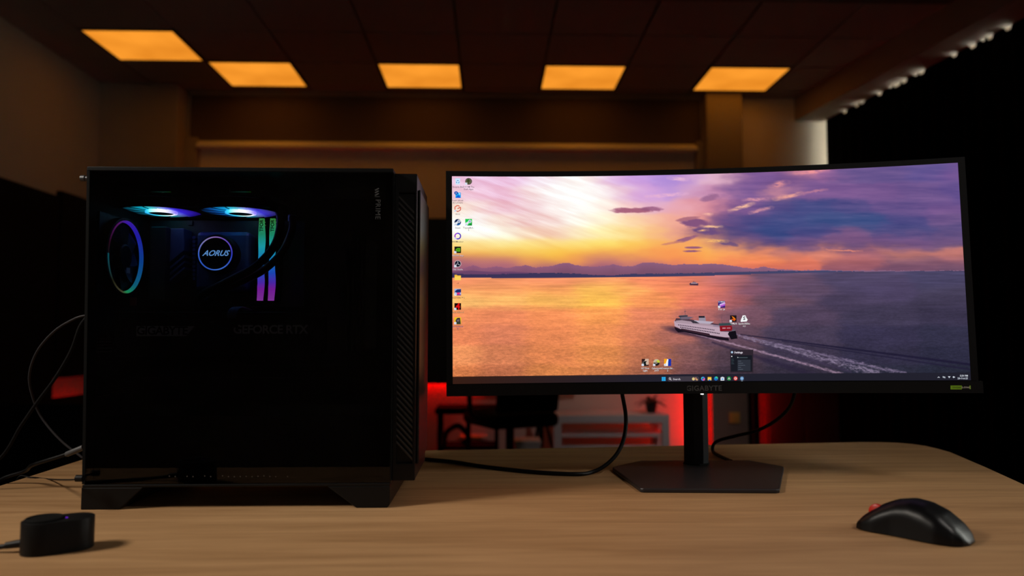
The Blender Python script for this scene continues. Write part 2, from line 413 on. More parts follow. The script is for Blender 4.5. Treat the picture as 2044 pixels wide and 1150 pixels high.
# white low bench and plant
D = 5.75
pL = at(1105, 842, D); pR = at(1337, 842, D); zt = at(1200, 829, D).z; th = .06
t = thing('low_bench', 'low white open bench under the monitor, against the back wall', 'bench', ((pL.x + pR.x) / 2, D + .2, 0))
bm = BM(); box(bm, pL.x, pR.x, D, D + .40, zt - th, zt, .003); finish('top', bm, M['white'], t)
for xx in (pL.x, pR.x - .06):
    for yy in (D, D + .34):
        bm = BM(); box(bm, xx, xx + .06, yy, yy + .06, 0, zt - th, .002); finish('leg', bm, M['white'], t)
zs = at(1200, 868, D).z
bm = BM(); box(bm, pL.x + .01, pR.x - .01, D + .03, D + .37, zs - .022, zs, .002); finish('shelf', bm, M['white'], t)
zs2 = at(1200, 890, D).z
bm = BM(); box(bm, pL.x + .06, pR.x - .06, D + .01, D + .04, zs2 - .03, zs2, .002); finish('rail', bm, M['white'], t)
pp = at(1300, 826, D + .18); pz = zt
t = thing('potted_plant', 'small dark potted plant on the right end of the white bench', 'plant', (pp.x, pp.y, pz))
bm = BM(); lathe(bm, (pp.x, pp.y, pz), (0, 0, 1), [(.035, 0), (.05, .08), (.052, .085), (.046, .085), (.044, .07)], 20); finish('pot', bm, M['pot'], t, smooth=True)
for k in range(20):
    an = k * 2.4; le = .13 + .05 * random.random(); el = .35 + .9 * random.random()
    bm = BM(); pts = []
    for s in range(6):
        q = s / 5; rr = le * q; pts.append((rr * math.cos(el) + .02 * q, le * q * math.sin(el) - .09 * q * q))
    L_, R_ = [], []
    for s, (rr, hh) in enumerate(pts):
        wv = .017 * math.sin(PI * (s / 5) ** .7) + .001
        base = Vector((pp.x + rr * math.cos(an), pp.y + rr * math.sin(an), pz + .075 + hh)); side = Vector((-math.sin(an), math.cos(an), 0)) * wv
        L_.append(bm.verts.new(base - side)); R_.append(bm.verts.new(base + side))
    for s in range(5): bm.faces.new((L_[s], R_[s], R_[s + 1], L_[s + 1]))
    bmesh.ops.solidify(bm, geom=bm.faces[:], thickness=.0015)
    finish('leaf', bm, M['leaf'], t, smooth=True)
# red bars by the bench and behind the post
p = at(1391, 760, 6.1); led_bar('upright red light bar behind the monitor stand, right of the white bench', (p.x, 6.12, .05), (p.x, 6.12, 1.05), .013)
p = at(1508, 800, 5.98)
t = thing('dark_post', 'narrow black post in front of the back wall, right of the socket', 'post', (p.x, p.y, 0))
bm = BM(); box(bm, p.x - .025, p.x + .025, p.y - .02, p.y + .02, .02, 1.35, .003); finish('upright', bm, M['black'], t)
bm = BM(); box(bm, p.x - .06, p.x + .06, p.y - .06, p.y + .06, 0, .02, .004); finish('base', bm, M['black'], t)
led_bar('upright red light bar close behind the narrow black post', (p.x + .014, p.y + .055, .05), (p.x + .014, p.y + .055, 1.2), .009, emis('post_red_led', (255, 3, 2), 24), True)
# dark cupboard front right of the post
a = at(1526, 700, 6.1); b = at(1674, 700, 6.1)
t = thing('dark_cupboard', 'tall dark cupboard front lit red, right of the narrow black post', 'cupboard', ((a.x + b.x) / 2, 6.17, 0))
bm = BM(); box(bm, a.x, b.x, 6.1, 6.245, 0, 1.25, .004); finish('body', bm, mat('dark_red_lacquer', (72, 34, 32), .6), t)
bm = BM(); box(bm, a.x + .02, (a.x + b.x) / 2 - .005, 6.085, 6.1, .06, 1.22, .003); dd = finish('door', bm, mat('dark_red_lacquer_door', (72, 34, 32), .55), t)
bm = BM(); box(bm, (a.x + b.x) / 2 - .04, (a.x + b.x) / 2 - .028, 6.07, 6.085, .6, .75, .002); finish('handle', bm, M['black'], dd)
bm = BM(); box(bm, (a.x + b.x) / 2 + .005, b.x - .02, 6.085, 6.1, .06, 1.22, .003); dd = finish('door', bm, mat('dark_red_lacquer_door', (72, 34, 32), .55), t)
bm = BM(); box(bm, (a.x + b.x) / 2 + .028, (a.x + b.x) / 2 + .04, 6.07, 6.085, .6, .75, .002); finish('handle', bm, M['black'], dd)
# wall socket
p = at(1466, 834, 6.095)
t = thing('wall_socket', 'square amber-looking wall socket plate right of the monitor stand', 'socket', (p.x, 6.1, p.z))
bm = BM(); box(bm, p.x - .043, p.x + .043, 6.085, 6.1, p.z - .043, p.z + .043, .004); finish('plate', bm, M['socket'], t)
bm = BM(); box(bm, p.x - .02, p.x + .02, 6.081, 6.087, p.z - .02, p.z + .02, .002); finish('rocker', bm, M['socket'], t)
# office chairs and stands in the dark gap
def chair(x, y, rot, label):
    t = thing('office_chair', label, 'chair', (x, y, 0), 'dark office chairs')
    R = Matrix.Translation((x, y, 0)) @ Matrix.Rotation(rot, 4, 'Z') @ Matrix.Translation((-x, -y, 0))
    def fin(nm, b, m=M['leather']):
        bmesh.ops.transform(b, matrix=R, verts=b.verts[:]); return finish(nm, b, m, t, smooth=True)
    b = BM(); box(b, x - .24, x + .24, y - .24, y + .24, .40, .49, .035, 3); fin('seat', b)
    b = BM(); prism(b, [(y + .20, .50), (y + .27, .50), (y + .36, 1.02), (y + .28, 1.02)], 'x', x - .21, x + .21, .015); fin('backrest', b)
    for s in (-1, 1):
        b = BM(); tube(b, [(x + s * .24, y + .05, .45), (x + s * .30, y + .05, .50), (x + s * .30, y + .02, .62)], .016); fin('arm_support', b, M['black'])
        b = BM(); box(b, x + s * .30 - .04, x + s * .30 + .04, y - .16, y + .14, .62, .65, .01); fin('armrest', b, M['black'])
    b = BM(); cyl(b, (x, y, .09), (x, y, .40), .028); fin('gas_lift', b, M['black'])
    for k in range(5):
        an = k * 2 * PI / 5 + .3
        b = BM(); cyl(b, (x, y, .11), (x + .29 * math.cos(an), y + .29 * math.sin(an), .07), .025, .016); fin('base_arm', b, M['black'])
        b = BM(); cyl(b, (x + .29 * math.cos(an) - .02, y + .29 * math.sin(an), .03), (x + .29 * math.cos(an) + .02, y + .29 * math.sin(an), .03), .03); fin('caster', b, M['black'])
p = at(940, 815, 5.45); zt_ = p.z
t = thing('utility_cart', 'low black open cart in the red glow, just right of the computer case', 'cart', (p.x, 5.6, 0))
x0, x1 = at(868, 815, 5.45).x, at(1000, 815, 5.45).x
bm = BM(); box(bm, x0, x1, 5.45, 5.8, zt_ - .045, zt_, .012); finish('top_tray', bm, M['matte'], t)
bm = BM(); box(bm, x0 + .02, x1 - .02, 5.47, 5.78, .16, .185, .006); finish('shelf', bm, M['matte'], t)
for xx in (x0 + .03, (x0 + x1) / 2, x1 - .03):
    for yy in (5.48, 5.77):
        bm = BM(); cyl(bm, (xx, yy, .06), (xx, yy, zt_ - .04), .014, n=12); finish('upright', bm, M['matte'], t)
        bm = BM(); cyl(bm, (xx - .015, yy, .032), (xx + .015, yy, .032), .032, n=16); finish('caster', bm, M['matte'], t)
bm = BM(); tube(bm, [(x0 + .06, 5.5, .19), (x0 + .08, 5.55, .28), (x0 + .17, 5.5, .33), (x0 + .24, 5.56, .24), (x0 + .2, 5.6, .2)], .02, 10); tag(finish('coiled_hose', bm, M['rubber'], origin=(x0 + .1, 5.5, .185), smooth=True), 'thick dark coil lying on the shelf of the low black cart', 'hose')
p = at(1018, 800, 4.95); chair(p.x, 4.95, -2.7, 'black office chair between the low black cart and the white bench')
p = at(1081, 800, 6.02)
t = thing('light_stand', 'thin black tripod stand just left of the white bench', 'stand', (p.x, p.y, 0))
bm = BM(); cyl(bm, (p.x, p.y, .1), (p.x, p.y, 1.5), .016); finish('pole', bm, M['matte'], t)
for k in range(3):
    an = k * 2 * PI / 3 + .2
    bm = BM(); cyl(bm, (p.x, p.y, .42), (p.x + .11 * math.cos(an), p.y + .11 * math.sin(an), .012), .012); finish('leg', bm, M['matte'], t)
for k, (px0, px1, yy, Y, lb) in enumerate(((918, 972, 872, 6.0, 'pale low storage box on the floor right of the low black cart'), (1028, 1078, 880, 5.45, 'pale low storage box on the floor behind the black office chair'))):
    a = at(px0, yy, Y); b = at(px1, yy, Y)
    t = thing('storage_box', lb, 'box', ((a.x + b.x) / 2, Y + .12, 0), 'pale floor boxes')
    bm = BM(); box(bm, a.x, b.x, Y, Y + .2, 0, a.z - .02, .006); finish('body', bm, M['white'], t)
    bm = BM(); box(bm, a.x - .008, b.x + .008, Y - .008, Y + .208, a.z - .03, a.z, .006); finish('lid', bm, M['white'], t)
# low cabinet and red bar in the far left corner
t = thing('low_cabinet', 'low black cabinet by the left wall behind the computer', 'cabinet', (-2.68, 5.25, 0))
bm = BM(); box(bm, -2.86, -2.44, 4.6, 5.88, 0, .572, .005); finish('body', bm, M['matte'], t)
for k in range(2):
    y0 = 4.62 + k * .63
    bm = BM(); box(bm, -2.44, -2.425, y0, y0 + .61, .04, .55, .003); dd = finish('door', bm, M['matte'], t)
    bm = BM(); box(bm, -2.425, -2.412, y0 + .05, y0 + .062, .3, .42, .002); finish('handle', bm, M['black'], dd)
led_bar('red light bar behind the low black cabinet in the far left corner', (-3.05, 5.2, .42), (-3.05, 5.92, .42), .012, emis('dim_red_led', (255, 3, 2), 9))

# ================================================================== DESK
TZ = .74
poly = [(-.735, .70), (-.745, 1.1), (-.757, 1.462)]
back0, back1 = Vector((-.757, 1.462)), Vector((.80, 1.6245))
c = [(.845, 1.622), (.878, 1.612), (.900, 1.592), (.912, 1.562), (.9135, 1.52), (.910, 1.473)]
poly += [tuple(back1)] + c + [(.868, 1.31), (.824, 1.154), (.765, .92), (.72, .70)]
t = thing('desk', 'light oak laminate desk carrying the computer, monitor and mouse', 'desk', (.08, 1.1, 0))
bm = BM(); prism(bm, poly[::-1], 'z', TZ - .028, TZ, .0025); top = finish('tabletop', bm, M['wood'], t)
for xx in (-.58, .62):
    for yy in (.8, 1.36):
        bm = BM(); box(bm, xx - .03, xx + .03, yy - .03, yy + .03, 0, TZ - .028, .004); finish('leg', bm, M['matte'], t)
bm = BM(); box(bm, -.55, .59, 1.35, 1.375, TZ - .1, TZ - .028, .003); finish('rail', bm, M['matte'], t)

# ================================================================== COMPUTER TOWER
Y0 = 1.02
XL, XR, ZT = -.5345, -.1325, 1.196
pc = thing('computer_tower', 'black computer tower with tinted glass side and coloured lit parts inside', 'computer', (-.33, 1.12, TZ))
def part(nm, b, m, par=None, **k): return finish(nm, b, m, par or pc, **k)
# feet
zf = at(300, 972, Y0).z
for pts in ([(XL - .001, TZ), (at(240, 1018, Y0).x, TZ), (at(288, 975, Y0).x, zf), (XL - .001, zf)],
            [(at(712, 1012, Y0).x, TZ), (XR - .003, TZ), (XR, TZ + .004), (XR, zf), (at(653, 970, Y0).x, zf)]):
    bm = BM(); prism(bm, pts, 'y', Y0 - .003, 1.222, .0012); part('foot', bm, M['satin'])
bm = BM(); box(bm, XL, XR, Y0 + .006, 1.222, zf, zf + .006, .001); part('bottom_plate', bm, M['satin'])
bm = BM(); box(bm, XL, XR, Y0 - .003, Y0 + .004, zf, zf + .0035, .0008); part('bottom_rail', bm, M['satin'])
bm = BM(); prism(bm, [(XL - .0095, ZT - .006), (XL - .0097, ZT), (XR, ZT), (XR, ZT - .006)], 'y', Y0 - .002, 1.222, .001); part('top_panel', bm, M['satin'])
bm = BM(); prism(bm, [(XL, zf), (XR, zf), (XR, ZT - .006), (XL - .0095, ZT - .006)], 'y', 1.216, 1.222); part('tray_panel', bm, M['matte'])
# rear panel with perforated strips left open
bm = BM()
zs = [zf + .006, .885, .897, .9325, .9525, 1.03, 1.19]
def rx(z): return XL - .0095 * (z - TZ) / (ZT - TZ)
def rear(z0, z1, y0, y1): prism(bm, [(rx(z0), z0), (rx(z1), z1), (rx(z1) + .002, z1), (rx(z0) + .002, z0)], 'y', y0, y1)
vz = [(at(265, 790, 1.09).z, at(265, 764, 1.09).z), (at(265, 704, 1.09).z, at(265, 672, 1.09).z)]
zz = zf + .006
for z0, z1 in vz:
    rear(zz, z0, Y0 + .006, 1.216); rear(z0, z1, Y0 + .006, 1.045); rear(z0, z1, 1.165, 1.216); zz = z1
rear(zz, 1.19, Y0 + .006, 1.216)
part('rear_panel', bm, M['matte'])
for z0, z1 in vz:
    bm = BM(); m = 5
    for k in range(m + 1):
        z = z0 + (z1 - z0) * k / m; box(bm, rx(z), rx(z) + .002, 1.045, 1.165, z - .0012, z + .0012)
    for k in range(25):
        y = 1.045 + .12 * k / 24; box(bm, rx(z0) - .0006, rx(z0) + .0017, y - .0011, y + .0011, z0, z1)
    part('vent_grille', bm, M['matte'])
bm = BM(); box(bm, XR - .004, XR, Y0 + .006, 1.216, zf + .006, ZT - .006); part('front_wall', bm, M['matte'])
# thumb screws on the rear edge
for (px, py) in ((167, 356), (157, 955)):
    q = at(px, py, 1.03)
    bm = BM(); lathe(bm, (q.x - .004, q.y, q.z), (1, 0, 0), [(.003, 0), (.0042, .0006), (.0042, .006), (.0030, .0066), (.0030, .012)], 18)
    if py < 900: part('thumb_screw', bm, M['silver'], smooth=True)
    else: bm.free()
# side glass
bm = BM(); prism(bm, [(XL, zf + .004), (XR, zf + .004), (XR - .0008, ZT - .001), (XL - .0092, ZT - .001)], 'y', Y0 - .001, Y0 + .002); glass = part('side_glass', bm, M['glass'], kind=None)
bm = BM(); x0 = at(768, 600, Y0 + .003).x
prism(bm, [(x0, zf + .006), (XR - .001, zf + .006), (XR - .001, ZT - .006), (x0, ZT - .006)], 'y', Y0 + .0025, Y0 + .005); part('glass_border', bm, M['matte'])
bm = BM(); prism(bm, [(XL - .0012, zf + .004), (XL + .003, zf + .004), (XL - .0062, ZT - .001), (XL - .0104, ZT - .001)], 'y', Y0 - .0016, Y0 + .006, .0004); part('edge_cover', bm, M['matte'])  # added strip covering a stray bright spot at the glass edge
# badge on the glass
q = at(754, 418, Y0 - .0012)
bm = BM(); text_on(bm, 'PRIME', .0098, q, (0, 0, -1), (1, 0, 0), sp=1.1)
part('badge', bm, mat('badge_print', (0 + 62, 62, 64), .6), glass)
q = at(752, 384, Y0 - .0012)
bm = BM()
for k in range(3):
    z = q.z + .004 - .0035 * k
    vs = [bm.verts.new((q.x + dx, q.y, z + dz)) for dx, dz in ((-.003, -.0006), (.002, .0022), (.0035, .0012), (-.0015, -.002))]
    bm.faces.new(vs)
q2 = at(753, 392.5, Y0 - .0012)
bm.faces.new([bm.verts.new((q2.x + dx, q2.y, q2.z + dz)) for dx, dz in ((-.0035, -.0003), (.0035, -.0003), (.0035, .0003), (-.0035, .0003))])
part('badge_mark', bm, mat('badge_mark_print', (0 + 62, 62, 64), .6), glass)
bm = BM()
for k in range(22):
    if random.random() < .3: continue
    q = at(338 + k * 11.8, 951 + random.uniform(-1, 1), Y0 - .0012); s = .0007
    bm.faces.new([bm.verts.new((q.x + dx * s, q.y, q.z + dz * s)) for dx, dz in ((-1, -1), (1, -1), (1, 1), (-1, 1))])
part('reflection_dots', bm, mat('dot_reflection', (0 + 66, 62, 60), .6), glass, kind='stuff')  # grey dots painted on the glass as small reflections
# front panel, slotted on its camera side
fx1 = -.1015; fz0, fz1 = .772, 1.1925; fy0 = 1.035
q0 = at(796, 385, fy0); q1 = at(823, 925, fy0); sx0, sx1 = q0.x, q1.x
bm = BM(); box(bm, XR, fx1, fy0 + .006, 1.20, fz0, fz1, .002)
box(bm, XR, sx0, fy0, fy0 + .008, fz0, fz1, .001); box(bm, sx1, fx1, fy0, fy0 + .008, fz0, fz1, .001)
box(bm, sx0 - .002, sx1 + .002, fy0, fy0 + .008, fz0, q1.z, .001); box(bm, sx0 - .002, sx1 + .002, fy0, fy0 + .008, q0.z, fz1, .001)
fp = part('front_panel', bm, M['satin'])
bm = BM(); box(bm, fx1, fx1 + .004, fy0 + .012, 1.19, fz0 + .02, fz1 - .02, .002); part('front_mesh', bm, M['satin'], fp)
ns = 44; zst = (q0.z - q1.z) / ns; wd = sx1 - sx0
bm = BM(); prism(bm, [(sx0 - .001, 0), (sx0 - .001, .0042), (sx1 + .001, .0042 - wd * 1.15), (sx1 + .001, -wd * 1.15)], 'y', fy0 + .001, fy0 + .007, .0006)
zc0 = q1.z + wd * 1.15 + .002
s0 = part('slat', bm, mat('slat_edge', (40, 38, 37), .4, spec=.5), fp, origin=(0, 0, 0)); s0.location = Vector((0, 0, zc0)) - ORG[fp.name]; ORG[s0.name] = Vector((0, 0, zc0))
kmax = int((q0.z - .006 - zc0) / zst)
for k in range(1, kmax + 1): copy_tree(s0, fp, (0, 0, zst * k))

# -- inside: board and blocks
YM = 1.198
a = at(300, 440, YM); b = at(605, 612, YM)
bm = BM(); box(bm, a.x, b.x, YM, YM + .006, b.z, a.z); board = part('motherboard', bm, M['pcb'])
for k in range(60):
    q = at(random.uniform(305, 595), random.uniform(445, 605), YM); s = random.uniform(.002, .006); s2 = random.uniform(.002, .006)
    if k % 3: continue
    bm = BM(); box(bm, q.x - s, q.x + s, YM - random.uniform(.002, .006), YM, q.z - s2, q.z + s2); finish('chip', bm, M['pcb'], board)
Yh = 1.165
def P2(pts, Y): return [(at(x, y, Y).x, at(x, y, Y).z) for x, y in pts]
bm = BM(); prism(bm, P2([(334, 456), (367, 456), (367, 500), (334, 527)], Yh), 'y', Yh, YM, .0008); part('regulator_heatsink', bm, M['heat'])
for k in range(3):
    o = 12 * k
    bm = BM(); prism(bm, P2([(334, 535 + o), (367, 508 + o), (367, 513 + o), (334, 541 + o)], Yh), 'y', Yh + .002, YM, .0005); part('heatsink_fin', bm, M['heat'])
a = at(300, 452, 1.15); b = at(328, 600, 1.15)
bm = BM(); box(bm, a.x, b.x, 1.15, YM, b.z, a.z, .002); part('port_shroud', bm, M['pcb'])
for k in range(11):
    q = at(387, 474 + 8.2 * k, 1.18)
    bm = BM(); cyl(bm, (q.x, YM, q.z), (q.x, 1.18, q.z), .0025, n=12); finish('capacitor', bm, M['heat'], board)
# cooler block
Yc = 1.14; cc = at(430, 506, Yc)
bm = BM(); a = at(392, 462, 1.165); b = at(496, 580, 1.165); box(bm, a.x, b.x, 1.165, YM, b.z, a.z, .006); part('socket_bracket', bm, M['heat'])
bm = BM(); lathe(bm, (cc.x, Yc + .028, cc.z), (0, -1, 0), [(.0300, 0), (.0300, .022), (.0290, .0265), (.0262, .028), (.0246, .0275)], 56); cb = part('cooler_block', bm, M['black'], smooth=True)
ringstops = [(0, (70, 120, 235)), (.15, (60, 110, 230)), (.3, (80, 140, 245)), (.48, (60, 80, 230)), (.62, (120, 90, 225)), (.75, (175, 130, 215)), (.85, (170, 160, 215)), (1, (70, 120, 235))]
bm = BM(); lathe(bm, (cc.x, Yc, cc.z), (0, -1, 0), [(.0240, .0002), (.0256, .0002), (.0256, .0012), (.0240, .0012)], 64, closed=True)
finish('light_ring', bm, ramp_emis('cooler_ring_led', ringstops, 2.2, src_angle(tuple(cc), 'X', 'Z')), cb)
bm = BM(); text_on(bm, 'AORUS', .0118, (cc.x, Yc - .0006, cc.z), (1, 0, 0), (0, 0, 1), shear=.45, off=.00022, sp=.98)
finish('lettering', bm, emis('cooler_letter_led', (120, 185, 255), 2.0), cb)
# memory sticks
Yr = 1.15
rstops = [(0, (150, 60, 170)), (.14, (140, 35, 175)), (.22, (90, 50, 200)), (.33, (35, 85, 215)), (.5, (30, 145, 215)), (.66, (35, 190, 195)), (.8, (35, 165, 120)), (1, (60, 150, 60))]
zb, ztop = at(520, 600, Yr).z, at(520, 436, Yr).z
rammat = ramp_emis('memory_led', rstops, 2.5, src_axis('Z', zb, ztop))
for k, (xa, xb) in enumerate(((515, 526.5), (537, 548.5))):
    bm = BM(); a, b = at(xa, 520, Yr).x, at(xb, 520, Yr).x
    prism(bm, [(a - .001, zb - .002), (b, zb - .002), (b, ztop), (a - .001, ztop)], 'y', Yr + .004, YM - .004, .0008); st = part('memory_stick', bm, M['matte'])
    nn = 24; Lf, Rt = [], []
    for s in range(nn + 1):
        z = zb + (ztop - zb) * s / nn; q = s / nn
        Lf.append((a + .0004 * math.sin(q * 14) - .0006 * (q < .2), z)); Rt.append((b + .0010 * math.sin(q * 12 - 1), z))
    bm = BM(); prism(bm, Lf + Rt[::-1], 'y', Yr, Yr + .004); finish('light_bar', bm, rammat, st)
    bm = BM(); text_on(bm, 'TFOR', .0072, ((a + b) / 2, Yr - .0004, at(520, 450.5, Yr).z), (0, 0, 1), (-1, 0, 0), off=.0002)
    finish('lettering', bm, M['matte'], st)
    for kk, yy in enumerate((444, 450)):
        q = at(xb + 3 + kk * .6, yy, Yr); bm = BM(); lathe(bm, (q.x, q.y, q.z), (0, -1, 0), [(.0006, 0), (.0006, .0008)], 8)
        finish('status_led', bm, emis('status_led', (90, 190, 90), 1.3), st)
# radiator and its two fans
fz = 1.153; fy = 1.139
fcs = [at(322, 427, fy), at(480.5, 427, fy)]
a, b = fcs[0].x - .066, fcs[1].x + .066
bm = BM(); box(bm, a, b, fy - .06, fy + .06, fz + .0155, fz + .036, .002); rad = part('radiator', bm, M['matte'])
for k in range(26):
    x = a + .008 + (b - a - .016) * k / 25
    bm = BM(); box(bm, x - .0008, x + .0008, fy - .0612, fy - .06, fz + .019, fz + .034); finish('fin', bm, M['matte'], rad)
def blade_led(name, c, stops, stren):
    """translucent blades glowing from LEDs round the hub: colour by bearing, fading with radius"""
    m = ramp_emis(name, stops, 1, src_axis('X', c.x - .06, c.x + .06)); nt = m.node_tree; N = nt.nodes
    g = N.new('ShaderNodeNewGeometry'); d = N.new('ShaderNodeVectorMath'); d.operation = 'DISTANCE'; d.inputs[1].default_value = (c.x, c.y, c.z)
    nt.links.new(g.outputs['Position'], d.inputs[0])
    mr = N.new('ShaderNodeMapRange'); mr.interpolation_type = 'SMOOTHSTEP'; mr.inputs[1].default_value = .02; mr.inputs[2].default_value = .064
    mr.inputs[3].default_value = stren; mr.inputs[4].default_value = stren * .10
    nt.links.new(d.outputs['Value'], mr.inputs[0]); nt.links.new(mr.outputs[0], N['Principled BSDF'].inputs['Emission Strength'])
    return m
def blade_mesh(r0, r1, n, tilt, th=.0012):
    bm = BM(); rows = []
    for i in range(7):
        r = r0 + (r1 - r0) * i / 6; sw = .35 * (i / 6); half = PI / n * .95
        rows.append([bm.verts.new((r * math.cos(sw + u * half), r * math.sin(sw + u * half), -u * tilt)) for u in (-1, -.5, 0, .5, 1)])
    for p, q in zip(rows, rows[1:]):
        for k in range(4): bm.faces.new((p[k], q[k], q[k + 1], p[k + 1]))
    bmesh.ops.solidify(bm, geom=bm.faces[:], thickness=th); return bm
tops = [[(0, (8, 50, 80)), (.2, (12, 100, 120)), (.38, (20, 190, 215)), (.5, (60, 200, 200)), (.62, (120, 130, 240)), (.72, (60, 40, 225)), (.88, (60, 30, 200)), (1, (40, 20, 140))],
        [(0, (15, 50, 100)), (.2, (15, 90, 180)), (.38, (20, 170, 230)), (.52, (60, 200, 215)), (.63, (130, 140, 240)), (.74, (70, 60, 225)), (.88, (80, 70, 190)), (1, (60, 50, 150))]]
for k, c in enumerate(fcs):
    c = Vector((c.x, fy, fz))
    bm = BM()                                                     # square frame with a round mouth
    lathe(bm, c, (0, 0, 1), [(.0565, 0.0), (.0595, 0.0), (.0595, .015), (.0565, .015)], 48, closed=True)
    for sx in (-1, 1):
        for sy in (-1, 1): box(bm, *sorted((c.x + sx * .045, c.x + sx * .0598)), *sorted((c.y + sy * .045, c.y + sy * .0598)), c.z, c.z + .015, .002)
    fan = part('top_fan', bm, M['matte'], origin=c)
    bmat = blade_led('fan_blade_led', c, tops[k], 3.4)
    b0 = None
    for j in range(11):
        if b0 is None:
            b0 = finish('blade', blade_mesh(.0205, .0555, 11, .0004), bmat, fan, origin=(0, 0, 0), smooth=True); b0.location = (0, 0, .0026); ORG[b0.name] = c.copy()
        else:
            d = copy_tree(b0, fan); d.rotation_euler = (0, 0, j * 2 * PI / 11)
    bm = BM(); lathe(bm, c, (0, 0, -1), [(.0185, -.012), (.0185, .0), (.0165, .001)], 40); finish('hub', bm, M['black'], fan)
    bm = BM(); lathe(bm, c, (0, 0, -1), [(.0187, -.004), (.0225, -.002), (.0225, .0008), (.0187, .0018)], 48, closed=True)
    finish('hub_ring', bm, ramp_emis('hub_ring_led', [(0, (30, 120, 200)), (.25, (60, 210, 230)), (.45, (190, 255, 235)), (.7, (250, 250, 255)), (.9, (190, 190, 255)), (1, (120, 90, 255))], 5.5, src_axis('X', c.x - .023, c.x + .023)), fan)
    q0_, q1_ = at(300 + 158 * k, 383, fy - .062), at(341 + 160 * k, 382.4, fy - .062)
    bm = BM(); box(bm, q0_.x, q1_.x, fy - .0625, fy - .0615, q0_.z - .0005, q0_.z + .0005)
    finish('light_slit', bm, ramp_emis('slit_led', [(0, (0, 6, 6)), (.7, (20, 90, 70)), (1, (30, 90, 10))], .9, src_axis('X', q0_.x, q1_.x)), fan)
# rear fan
rc = Vector((-.517, 1.078, at(253, 513, 1.078).z))
bm = BM(); rr = .0525
prism(bm, [(rc.y - .056, rc.z - .056), (rc.y + .056, rc.z - .056), (rc.y + .056, rc.z + .056), (rc.y - .056, rc.z + .056)], 'x', rc.x - .014, rc.x - .010)
lathe(bm, rc, (-1, 0, 0), [(.0512, .0), (.0555, .0), (.0555, .010), (.0512, .010)], 56, closed=True)
rf = part('rear_fan', bm, M['black'], origin=rc, smooth=True)
rs = [(0, (20, 110, 120)), (.12, (40, 40, 20)), (.22, (95, 90, 60)), (.27, (40, 190, 110)), (.36, (25, 130, 160)), (.5, (20, 90, 190)), (.62, (50, 45, 225)), (.74, (85, 40, 225)), (.84, (110, 30, 120)), (.95, (50, 12, 30)), (1, (20, 20, 20))]
bm = BM(); lathe(bm, rc, (1, 0, 0), [(.0488, -.004), (.0512, -.004), (.0516, .001), (.0496, .001)], 64, closed=True)
finish('light_ring', bm, ramp_emis('rear_ring_led', rs, 1.7, src_angle(tuple(rc), 'Y', 'Z')), rf)
b0 = None
for j in range(9):
    if b0 is None:
        b = blade_mesh(.018, .047, 9, .004); bmesh.ops.transform(b, matrix=Matrix.Rotation(PI / 2, 4, 'Y'), verts=b.verts[:])
        b0 = finish('blade', b, mat('smoked_blade', (40, 46, 54), .3), rf, origin=(0, 0, 0), smooth=True); b0.location = (-.009, 0, 0); ORG[b0.name] = rc.copy()
    else:
        d = copy_tree(b0, rf); d.rotation_euler = (j * 2 * PI / 9, 0, 0)
bm = BM(); lathe(bm, rc, (1, 0, 0), [(.018, -.009), (.018, -.001), (.016, .0005)], 32); finish('hub', bm, M['black'], rf)
q = at(262, 540, 1.083)
bm = BM(); prism(bm, [(1.079, q.z - .004), (1.089, q.z - .004), (1.089, q.z + .004), (1.079, q.z + .004)], 'x', rc.x + .0006, rc.x + .001); finish('sticker', bm, mat('pale_sticker', (190, 190, 190), .5), rf)
bm = BM(); q = at(264, 602, 1.1); box(bm, q.x - .004, q.x + .004, 1.1, 1.106, q.z - .006, q.z + .006, .001); part('red_clip', bm, mat('red_clip_plastic', (150, 40, 18), .5))
# graphics card
Yg = 1.058
a = at(228, 617, Yg); b = at(612, 712, Yg)
bm = BM(); box(bm, a.x, b.x, Yg, 1.19, b.z, a.z - .006, .003); gp = part('graphics_card', bm, M['black'])
bm = BM(); box(bm, a.x - .002, b.x, Yg - .002, 1.19, a.z - .006, a.z - .004, .0006); finish('backplate', bm, M['satin'], gp)
bm = BM(); q = at(300, 706, Yg); box(bm, at(250, 706, Yg).x, at(730, 706, Yg).x, Yg - .003, Yg + .002, q.z - .0006, q.z + .0006); finish('edge_strip', bm, M['satin'], gp)
Yt = Yg - .0016
bm = BM(); prism(bm, P2([(272, 651), (388, 651), (371, 671), (272, 671)], Yt), 'y', Yt, Yg + .001, .0004); finish('name_plate', bm, mat('name_plate_grey', (225, 225, 228), .5), gp)
q0_, q1_ = at(272, 661, Yt - .0006), at(364, 661, Yt - .0006)
bm = BM(); text_on(bm, 'GIGABYTE', .0160, ((q0_.x + q1_.x) / 2 + .004, q0_.y, q0_.z), (1, 0, 0), (0, 0, 1), off=.0004, sp=.92); finish('lettering', bm, M['matte'], gp)
for k in range(4):
    xx = 393 + 8 * k; bm = BM(); prism(bm, P2([(xx, 663), (xx + 9, 653), (xx + 12, 653), (xx + 3, 663)], Yt), 'y', Yt, Yg + .001); finish('stripe', bm, M['gun'], gp)
q0_, q1_ = at(480, 658.5, Yt), at(600, 658.5, Yt)
bm = BM(); text_on(bm, 'GEFORCE RTX', .0165, ((q0_.x + q1_.x) / 2, q0_.y, q0_.z), (1, 0, 0), (0, 0, 1), off=.0004, sp=.94); finish('lettering', bm, mat('card_lettering', (252, 252, 252), .5), gp)
bm = BM(); a_ = at(452, 634, Yg - .004); b_ = at(474, 654, Yg - .004); box(bm, a_.x, b_.x, Yg - .008, Yg + .002, b_.z, a_.z, .001); finish('power_plug', bm, M['matte'], gp)
